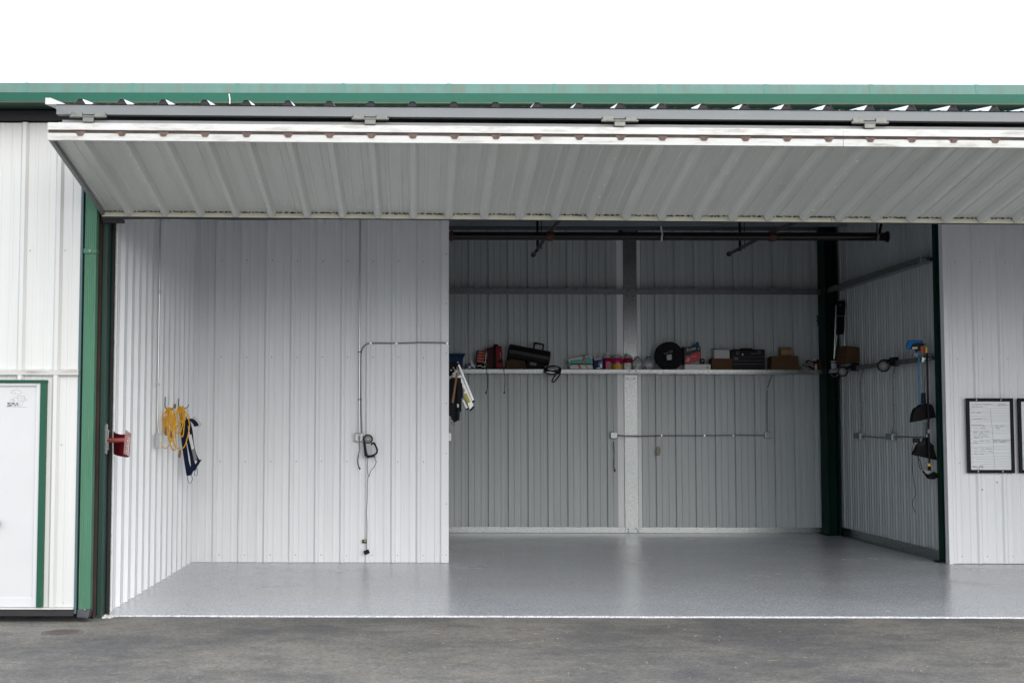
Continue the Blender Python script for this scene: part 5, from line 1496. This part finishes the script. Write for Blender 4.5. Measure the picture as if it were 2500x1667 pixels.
# chrome cart frame with black panel
t = thing('chrome_folding_cart', 'tall chrome folding cart frame with a black panel leaning in the corner', 'cart', atx(2045, 880, 6.25))
YC = 19.45
def cc(px, py, o_=0.0): return at(px, py, YC + o_)
MB().tube([cc(2036.5, 876), cc(2041.5, 745)], 0.010, 10).build('rail', CHROME, t, smooth='auto')
MB().tube([cc(2061, 846), cc(2065.5, 742)], 0.010, 10).build('rail', CHROME, t, smooth='auto')
MB().tube([cc(2037.5, 874, 0.08), cc(2043.5, 818, 0.06)], 0.007, 8).build('brace', SILVER, t, smooth='auto')
MB().tube([cc(2065, 800, 0.06), cc(2069, 772, 0.06)], 0.006, 8).build('brace', SILVER, t, smooth='auto')
MB().prism([cc(2041.5, 815, 0.02), cc(2060, 816, 0.02), cc(2064.5, 738, 0.02), cc(2060, 733, 0.02), cc(2047, 734.5, 0.02), cc(2043, 738, 0.02)], (0, 0.06, 0)).build('panel', mat('black_panel', (0.006, 0.006, 0.008), 0.5, spec=0.12), t, bevel=0.008)
MB().tube([cc(2040.5, 772), cc(2064, 771)], 0.004, 6).build('cross_bar', SILVER, t)
MB().tube(spline([cc(2049, 746, 0.01), cc(2051.5, 744.5, 0.01), cc(2054, 746, 0.01)], 4), 0.004, 6).build('clip', SILVER, t)
# carton on the girt
t = MB().prism([atx(2045.5, 887, XG + 0.02), atx(2060, 843.5, XG + 0.02) , atx(2110.5, 850.5, XG + 0.02), atx(2105, 886, XG + 0.02)], (0.15, 0, 0))
t = thing('leaning_carton', 'large dark brown carton leaning on the girt behind the work lamp', 'carton', at(2075, 888, 19.0))
def cb(px, py, o_=0.0): return at(px, py, 18.95 + o_)
MB().prism([cb(2063, 889), cb(2105.5, 882), cb(2110, 850.5), cb(2068, 843.5)], (0.02, 0.26, 0)).build('face', CARD, t, bevel=0.004)
MB().prism([cb(2046, 887, 0.12), cb(2062.5, 889.5), cb(2067.5, 843.5), cb(2051, 846, 0.12)], (0.0, 0.12, 0)).build('side', CARD3, t, bevel=0.003)
# clamp lamps
def lamp(label, cpx, cpy, rpx, X, bodypts, clamp, grp, cabpts, direc):
    c_ = atx(cpx, cpy, X)
    d_ = Vector(direc).normalized()
    s_ = 3200 / c_.y
    R_ = rpx / s_
    t = thing('work_lamp', label, 'lamp', c_, group=grp)
    MB().lathe([(R_ * 1.02, -0.03), (R_ * 1.04, 0.012), (R_ * 1.30, 0.012), (R_ * 1.32, -0.02), (R_ * 1.22, -0.09), (R_ * 0.8, -0.14), (R_ * 0.55, -0.15), (R_ * 0.5, -0.21), (0, -0.21)], c_, d_, 24).build('housing', BLACKP, t, smooth='auto')
    rf_ = MB().lathe([(R_ * 1.0, 0.002), (R_ * 0.85, -0.012), (R_ * 0.4, -0.022), (R_ * 0.25, -0.010), (0.0, -0.008)], c_ + d_ * 0.002, d_, 24).build('reflector', REFL, t, smooth=True)
    k_ = atx(*clamp, XG)
    MB().box(k_.x - 0.03, k_.x + 0.06, k_.y - 0.05, k_.y + 0.05, SZ - 0.06, SZ + 0.055).build('clamp', BLACKM, t, bevel=0.008)
    MB().tube([c_ - d_ * 0.12, (c_ - d_ * 0.15 + k_) / 2 + Vector((0, 0, 0.02)), Vector((k_.x, k_.y, SZ))], 0.022, 10).build('arm', BLACKM, t, smooth=True)
    return t
lamp('black clamp work lamp on the girt below the leaning carton', 2057.5, 907, 9.6, XG - 0.05, None, (2085, 898), 'clamp lamps on the tail wall', None, (-0.42, -1, -0.22))
lamp('black clamp work lamp on the girt midway to the brooms', 2157.5, 893.5, 11.5, XG - 0.05, None, (2180, 880), 'clamp lamps on the tail wall', None, (-0.42, -1, -0.28))
q = [atx(2030, 914, XG), atx(2034, 918, XG), atx(2040, 918.5, XG), atx(2048, 912, XG)]
o = MB().tube(spline(q, 5), 0.010, 6).build('loose_cable', FLEX, smooth=True)
tag(o, 'short grey cable loop hanging under the girt at the corner column', 'cable')
# wires and boxes
def wire_run(label, pts, clips, bx, grp):
    t = thing('wall_outlet', label, 'outlet', rw(bx[0], bx[3]), group=grp)
    MB().tube(spline([rw(a, b_) for a, b_ in pts], 6), 0.0085, 8).build('flex_conduit', FLEX, t, smooth=True)
    for a, b_ in clips:
        q = rw(a, b_, 0.03)
        MB().lathe([(0.013, -0.012), (0.013, 0.006), (0.006, 0.012)], q, (-1, 0, 0), 8).build('clip', mat('bright_clip', (0.85, 0.85, 0.85), 0.25, metal=0.7), t, smooth='auto')
    a_, b_ = rw(bx[0], bx[2]), rw(bx[1], bx[3])
    MB().box(XR - 0.075, XR - 0.02, min(a_.y, b_.y), max(a_.y, b_.y), b_.z, a_.z).build('box', BOXSTEEL, t, bevel=0.008)
    MB().box(XR - 0.079, XR - 0.0755, min(a_.y, b_.y) + 0.012, max(a_.y, b_.y) - 0.012, b_.z + 0.012, a_.z - 0.012).build('cover_plate', GALV, t, bevel=0.003)
    return t
GW = 'outlets on the tail side wall'
t1 = wire_run('steel outlet box on the dim side wall, the one nearer the corner column', [(2106, 903), (2102, 920), (2100, 940), (2101, 985), (2102.5, 1040), (2100, 1056)], [(2100.5, 934), (2101.5, 983), (2102.8, 1037.5)], (2089, 2105, 1056, 1072), GW)
t2 = wire_run('steel outlet box on the dim side wall, the one nearer the brooms', [(2185, 893), (2182, 908), (2179, 922), (2180, 949), (2181, 990), (2182, 1032), (2178, 1058)], [(2180, 921.5), (2180.7, 949), (2181.6, 989.5), (2182, 1032)], (2168, 2184, 1057, 1075), GW)
MB().tube(spline([rw(2105, 1064.5), rw(2125, 1066), rw(2150, 1068), rw(2168, 1067)], 6), 0.010, 8).build('flex_conduit', FLEX, t1, smooth=True)
MB().tube(spline([rw(2184, 1066.5), rw(2210, 1066), rw(2235, 1067), rw(2262, 1066)], 6), 0.010, 8).build('flex_conduit', FLEX, t2, smooth=True)

# broom rack and tools
YR = 16.16
def bp_(px, py, o_=0.0): return at(px, py, YR + o_)
t = thing('broom_rack', 'grey plastic wall rack gripping the broom handles', 'rack', bp_(2250, 873))
MB().prism([bp_(2229, 872), bp_(2276, 873.5), bp_(2277, 862.5), bp_(2262, 860), bp_(2231, 862)], (0, 0.07, 0)).build('rack', mat('rack_grey', (0.22, 0.24, 0.27), 0.4), t, bevel=0.006)
for px in (2238, 2250, 2263):
    MB().tube([bp_(px - 4, 872, -0.02), bp_(px, 868, -0.05), bp_(px + 4, 872, -0.02)], 0.012, 8).build('grip', GREYT, t, smooth=True)
t = thing('blue_brush', 'bright blue brush with a blue pole, upside down in the broom rack', 'brush', bp_(2245, 990))
MB().prism([bp_(2217, 852), bp_(2215.5, 843), bp_(2219, 833), bp_(2223, 829.5), bp_(2253, 830.5), bp_(2255, 838), bp_(2248, 843), bp_(2232, 840), bp_(2229, 851)], (0, 0.07, 0)).build('bristles', mat('blue_bristle', (0.01, 0.15, 0.45), 0.8, var=0.3, vscale=(60, 60, 15), bump=0.8, bscale=(120, 120, 20)), t, bevel=0.012)
MB().prism([bp_(2224, 852, -0.02), bp_(2229, 840, -0.02), bp_(2240, 837, -0.02), bp_(2261, 838.5, -0.02), bp_(2254, 844, -0.02), bp_(2251, 857, -0.02), bp_(2241, 857, -0.02), bp_(2240, 852, -0.02)], (0, 0.09, 0)).build('head_block', BLACKP, t, bevel=0.006)
MB().prism([bp_(2227.5, 847, -0.024), bp_(2240, 847, -0.024), bp_(2240, 851.5, -0.024), bp_(2227.5, 851.5, -0.024)], (0, 0.0025, 0)).build('label_patch', LBLW, t)
MB().tube([bp_(2243, 852), bp_(2243.5, 880), bp_(2245.5, 990)], [0.018, 0.012, 0.011], 10).build('pole', BLUEH, t, smooth='auto')
t = thing('large_dust_broom', 'black angle broom with grey pole and orange tip, upper broom on the rack', 'broom', bp_(2255, 1030))
MB().tube([bp_(2250.5, 862, -0.03), bp_(2251, 845, -0.03)], 0.016, 10).build('tip', ORANGEP, t, smooth='auto')
MB().tube([bp_(2252, 864, -0.03), bp_(2256, 960, -0.03)], 0.012, 10).build('pole', SILVER if False else mat('grey_pole', (0.16, 0.165, 0.17), 0.35, metal=0.3), t, smooth='auto')
MB().prism([bp_(2252, 958.5, -0.05), bp_(2260.5, 958.5, -0.05), bp_(2261.5, 985, -0.05), bp_(2251.5, 985, -0.05)], (0, 0.05, 0)).build('neck', BLACKP, t, bevel=0.006)
MB().prism([bp_(2226, 1031, -0.06), bp_(2229, 1010, -0.06), bp_(2234, 997.5, -0.06), bp_(2244, 992, -0.06), bp_(2250, 986, -0.06), bp_(2268, 984.5, -0.06), bp_(2276, 988, -0.06), bp_(2281, 996, -0.06), bp_(2286, 1019, -0.06)], (0, 0.09, 0)).build('head', mat('broom_black', (0.008, 0.008, 0.009), 0.55, spec=0.12, bump=0.5, bscale=(150, 150, 12), bdist=0.02), t, bevel=0.010)
MB().tube([bp_(2262, 868, -0.01), bp_(2262, 868, -0.01) + Vector((0.0, 0, -0.01))], 0.01, 6)
t = thing('lower_broom', 'black flared broom below the angle broom, its pole behind', 'broom', bp_(2262, 1122))
MB().tube([bp_(2246, 874, 0.03), bp_(2251.5, 938, 0.03)], 0.008, 8).build('pole_sleeve', mat('white_sleeve', (0.62, 0.63, 0.65), 0.35), t, smooth='auto')
MB().tube([bp_(2257, 1030, 0.03), bp_(2259, 1068, 0.03)], 0.013, 10).build('pole', MATS['grey_pole'], t, smooth='auto')
MB().tube([bp_(2263, 1032, 0.03), bp_(2263, 1060, 0.03)], 0.010, 8).build('pole', mat('teal_pole', (0.02, 0.12, 0.15), 0.4), t, smooth='auto')
MB().tube([bp_(2263, 1061, -0.02), bp_(2263, 1067, -0.02)], 0.009, 8).build('ferrule', PAPER, t)
MB().prism([bp_(2238, 1088, -0.05), bp_(2243, 1082.5, -0.05), bp_(2254, 1077, -0.05), bp_(2257, 1067, -0.05), bp_(2267, 1067, -0.05), bp_(2272, 1080, -0.05), bp_(2282, 1089, -0.05), bp_(2280, 1092, -0.05), bp_(2240, 1090.5, -0.05)], (0, 0.06, 0)).build('shoulder', BLACKP, t, bevel=0.006)
MB().prism([bp_(2229.5, 1110, -0.06), bp_(2240, 1088, -0.06), bp_(2280, 1090, -0.06), bp_(2289, 1122.5, -0.06)], (0, 0.08, 0)).build('bristles', MATS['broom_black'], t, bevel=0.008)
t = thing('yellow_tipped_scrubber', 'long black pole scrubber with yellow tips reaching lowest by the rack', 'scrubber', bp_(2276, 1170))
MB().tube([bp_(2262, 848.5, -0.09), bp_(2262, 861, -0.09)], 0.014, 10).build('tip', YELP, t, smooth='auto')
MB().tube([bp_(2263, 862, -0.09), bp_(2266, 1000, -0.10), bp_(2269, 1131, -0.10)], 0.0125, 10).build('pole', BLACKP, t, smooth='auto')
MB().tube([bp_(2267.3, 1048, -0.10), bp_(2267.5, 1057, -0.10)], 0.0135, 10).build('sticker_band', mat('pale_pink_band', (0.45, 0.32, 0.33), 0.5), t, smooth='auto')
MB().tube([bp_(2268.6, 1131, -0.10), bp_(2268.6, 1137.5, -0.10)], 0.020, 12).build('collar', YELP, t, smooth='auto')
MB().tube([bp_(2268.6, 1138, -0.10), bp_(2269.5, 1148, -0.10)], 0.020, 12).build('socket', BLACKP, t, smooth='auto')
MB().prism([bp_(2257, 1151, -0.12), bp_(2264, 1147, -0.12), bp_(2277, 1149, -0.12), bp_(2293, 1157, -0.12), bp_(2289, 1166, -0.12), bp_(2279, 1170.5, -0.12), bp_(2270, 1168, -0.12), bp_(2262, 1157, -0.12)], (0, 0.09, 0)).build('brush_head', BLACKM, t, bevel=0.008)
MB().prism([bp_(2255, 1147, -0.125), bp_(2266, 1147.5, -0.125), bp_(2280, 1150, -0.125), bp_(2268, 1157, -0.125), bp_(2261, 1156, -0.125)], (0, 0.02, 0)).build('scrub_pad', GREYT, t, bevel=0.004)
t = thing('black_power_brick', 'black plug-in charger with thin cords behind the lower broom', 'charger', bp_(2238, 1080))
MB().prism([bp_(2232, 1080.5, 0.02), bp_(2246.5, 1080.5, 0.02), bp_(2246.5, 1069.5, 0.02), bp_(2232, 1069.5, 0.02)], (0.0, 0.06, 0)).build('brick', BLACKP, t, bevel=0.005)
q = [(2232, 1078), (2227, 1095), (2228, 1120), (2228, 1150), (2231, 1175), (2234.5, 1195), (2235, 1208), (2229, 1220), (2228, 1232), (2231, 1243), (2235, 1251)]
MB().tube(spline([bp_(a, b_, 0.03) for a, b_ in q], 6), 0.0038, 6).build('cord', BLACKP, t, smooth=True)
q = [(2241, 1112), (2243, 1130), (2247, 1145), (2251.5, 1143), (2247, 1128), (2242, 1116)]
MB().tube(spline([bp_(a, b_, 0.03) for a, b_ in q], 6), 0.0045, 6).build('cord', BLACKP, t, smooth=True)

# ================================================================== WHITEBOARDS
YWB = YB - 0.032
def board(label, px0, px1, seed, full):
    rnd = random.Random(seed)
    x0, x1 = at(px0, 1060, YWB).x, at(px1, 1060, YWB).x
    z0, z1 = at(2410, 1154.5, YWB).z, at(2410, 972, YWB).z
    t = thing('whiteboard', label, 'whiteboard', ((x0 + x1) / 2, YWB, z0), group='framed whiteboards on the wall')
    fw = 0.040
    yf = YWB - 0.030
    MB().box(x0 + fw * 0.8, x1 - fw * 0.8, YWB - 0.018, YWB, z0 + fw * 0.8, z1 - fw * 0.8).build('board', BOARD, t)
    for bx in ((x0, x0 + fw, z0, z1), (x1 - fw, x1, z0, z1)):
        MB().box(bx[0], bx[1], yf, YWB, bx[2], bx[3]).build('frame_side', FRAMEB, t, bevel=0.004)
    for zz in (z0, z1 - fw):
        MB().box(x0 + fw + 0.0005, x1 - fw - 0.0005, yf + 0.001, YWB, zz, zz + fw).build('frame_rail', FRAMEB, t, bevel=0.004)
    for u in (0.22, 0.74):
        for zz in (z0 + fw / 2, z1 - fw / 2):
            MB().lathe([(0.008, 0), (0.006, 0.004)], (x0 + (x1 - x0) * u, yf + 0.001, zz), (0, -1, 0), 8).build('screw', SCREWW, t)
    ys = YWB - 0.0195
    xi0, xi1, zi0, zi1 = x0 + fw + 0.012, x1 - fw - 0.006, z0 + fw + 0.006, z1 - fw - 0.006
    def P(u, v): return Vector((xi0 + (xi1 - xi0) * u, ys, zi0 + (zi1 - zi0) * v))
    def scrib(mb, u, v, width, hgt, r=0.0016):
        # one handwritten word: a run of connected up-and-down strokes
        n_ = max(4, int(width / 0.011))
        pts_ = []
        for k in range(n_):
            pts_.append(P(u + width * k / (n_ - 1), v + hgt * (rnd.random() if k % 2 else -rnd.random() * 0.4)))
        mb.tube(pts_, r, 3, cap=False)
    if full:
        lines = MB()
        v = 0.955
        vs_ = [0.955, 0.905, 0.868, 0.835, 0.80, 0.775, 0.745, 0.715, 0.65, 0.62, 0.575, 0.535, 0.44, 0.395, 0.335, 0.30, 0.235, 0.19, 0.155, 0.115, 0.08, 0.04]
        for v in vs_:
            sl = rnd.uniform(0.004, 0.014)
            us = 0.0 if rnd.random() > 0.25 else rnd.uniform(0.1, 0.25)
            lines.tube([P(us, v - sl), P(0.5, v), P(1.0, v + sl * 0.3)], 0.0011, 3, cap=False)
        lines.tube([P(0.505, 0.91), P(0.55, 0.6), P(0.585, 0.0)], 0.0012, 3, cap=False)
        lines.tube([P(0.26, 0.07), P(0.265, 0.0)], 0.0012, 3, cap=False)
        lines.build('ruled_lines', INKG, t)
        words = MB()
        for (u, v, ws) in ((0.03, 0.965, (0.25, 0.24)), (0.72, 0.970, (0.2,)), (0.03, 0.925, (0.3, 0.02)), (0.7, 0.945, (0.25,)), (0.05, 0.84, (0.06, 0.12)), (0.06, 0.745, (0.24, 0.06)),
                           (0.28, 0.635, (0.10,)), (0.08, 0.605, (0.10, 0.14)), (0.62, 0.645, (0.08, 0.10)), (0.64, 0.605, (0.1,)), (0.06, 0.555, (0.14, 0.06, 0.12)), (0.06, 0.535, (0.1, 0.1)),
                           (0.08, 0.505, (0.06, 0.06, 0.14)), (0.06, 0.48, (0.16, 0.22)), (0.06, 0.46, (0.12, 0.06)), (0.05, 0.415, (0.10, 0.14, 0.10)), (0.06, 0.39, (0.1,)), (0.56, 0.435, (0.18, 0.22)), (0.56, 0.42, (0.12, 0.24)), (0.57, 0.405, (0.1, 0.18)),
                           (0.06, 0.305, (0.12, 0.10, 0.14)), (0.06, 0.262, (0.1, 0.18, 0.12)), (0.08, 0.225, (0.08, 0.1)), (0.02, 0.045, (0.12, 0.1)), (0.03, 0.03, (0.1, 0.14)), (0.1, 0.008, (0.1,))):
            for w_ in ws:
                scrib(words, u, v, w_, 0.012)
                u += w_ + 0.045
        for k in range(16):
            scrib(words, 0.0, 0.9 - k * 0.057, 0.015, 0.006)
        words.build('handwriting', INK, t)
        rd = MB()
        for k in range(3):
            scrib(rd, 0.02 + 0.1 * k, 0.652, 0.12, 0.006, 0.0014)
        rd.tube([P(0.02, 0.658), P(0.30, 0.664)], 0.0013, 3)
        rd.build('red_handwriting', INKR, t)
    else:
        wd_ = MB()
        for (u, v, w_) in ((0.05, 0.955, 0.3), (0.4, 0.955, 0.2), (0.05, 0.86, 0.2), (0.05, 0.70, 0.35), (0.05, 0.62, 0.25), (0.05, 0.5, 0.3)):
            scrib(wd_, u, v, w_, 0.012)
        wd_.build('handwriting', INKG, t)
        for v0, v1, m in ((0.20, 0.218, INKB), (0.10, 0.19, mat('green_wash', (0.22, 0.62, 0.52), 0.4)), (0.01, 0.10, mat('blue_wash', (0.25, 0.45, 0.68), 0.4))):
            MB().prism([P(0.0, v0), P(0.62, v0 + 0.01), P(0.6, v1), P(0.0, v1 - 0.012)], (0, -0.0008, 0)).build('colour_patch', m, t)
        MB().prism([P(0.0, 0.37), P(0.5, 0.38), P(0.5, 0.41), P(0.0, 0.40)], (0, -0.0008, 0)).build('colour_patch', mat('pale_green_wash', (0.50, 0.72, 0.66), 0.4), t)
    return t
board('black framed whiteboard covered with ruled handwriting', 2358.5, 2473.5, 5, True)
board('black framed whiteboard cut by the picture edge, blue and green marks low', 2484.5, 2600, 9, False)
mb = MB()
for px, py in ((2394, 1177), (2434, 1177), (2398, 1195)):
    q = at(px, py, YB - 0.008)
    mb.lathe([(0.012, 0), (0.011, 0.002)], q, (0, -1, 0), 7)
o = mb.build('plugged_holes', mat('putty', (0.42, 0.42, 0.43), 0.8))
tag(o, 'three small plugged screw holes under the handwritten whiteboard', 'plug')
o['kind'] = 'stuff'

# ================================================================== LITTER ON THE APRON
mb = MB()
rnd = random.Random(21)
for i in range(120):
    py = 1515 + (1667 - 1515) * rnd.random() ** 0.9
    px = rnd.uniform(-50, 2550)
    d_ = ray(px, py)
    p = Vector((0, 0, EYE)) + d_ * ((-0.011 - EYE) / d_.z)
    an = rnd.gauss(0, 0.5)
    ln_ = rnd.choice((0.010, 0.014, 0.02, 0.025, 0.04, 0.08)) * rnd.uniform(0.6, 1.2)
    w_ = rnd.uniform(0.001, 0.0025)
    u_ = Vector((math.cos(an), math.sin(an), 0))
    mid = p + Vector((-u_.y, u_.x, 0)) * ln_ * rnd.uniform(-0.1, 0.1) + Vector((0, 0, 0.003))
    mb.tube([p - u_ * ln_ / 2, mid, p + u_ * ln_ / 2], w_, 4)
o = mb.build('straw_litter', STRAW); o['kind'] = 'stuff'; tag(o, 'scattered dry straw and grass bits on the asphalt', 'litter')
mb = MB()
for i in range(130):
    py = 1508 + (1667 - 1508) * rnd.random() ** 0.8
    px = rnd.uniform(-50, 2550)
    d_ = ray(px, py)
    p = Vector((0, 0, EYE)) + d_ * ((-0.012 - EYE) / d_.z)
    r = rnd.uniform(0.002, 0.006)
    mb.obox(p, (r, r * rnd.uniform(-0.4, 0.4), 0), (0, r * rnd.uniform(0.6, 1.2), 0.1 * r), (0, 0, r * 0.6))
o = mb.build('loose_gravel', mat('pale_gravel', (0.27, 0.25, 0.215), 0.85, var=0.3, vscale=(30, 30, 30))); o['kind'] = 'stuff'; tag(o, 'loose pale gravel crumbs on the asphalt', 'gravel')
# rusty lid set in the asphalt
d_ = ray(152, 1543)
p = Vector((0, 0, EYE)) + d_ * ((-0.011 - EYE) / d_.z)
t = thing('ground_lid', 'small rusty brown round lid set in the asphalt at the left', 'lid', p)
MB().lathe([(0.128, -0.002), (0.127, 0.003), (0.11, 0.003), (0, 0.002)], p, (0, 0, 1), 28).build('cover', mat('rusty_lid', (0.11, 0.085, 0.075), 0.85, var=0.35, vscale=(9, 9, 9)), t)
MB().lathe([(0.165, -0.003), (0.164, 0.0015), (0.130, 0.0015)], p, (0, 0, 1), 28).build('rim', mat('lid_rim', (0.15, 0.13, 0.115), 0.9, var=0.3, vscale=(14, 14, 14)), t)
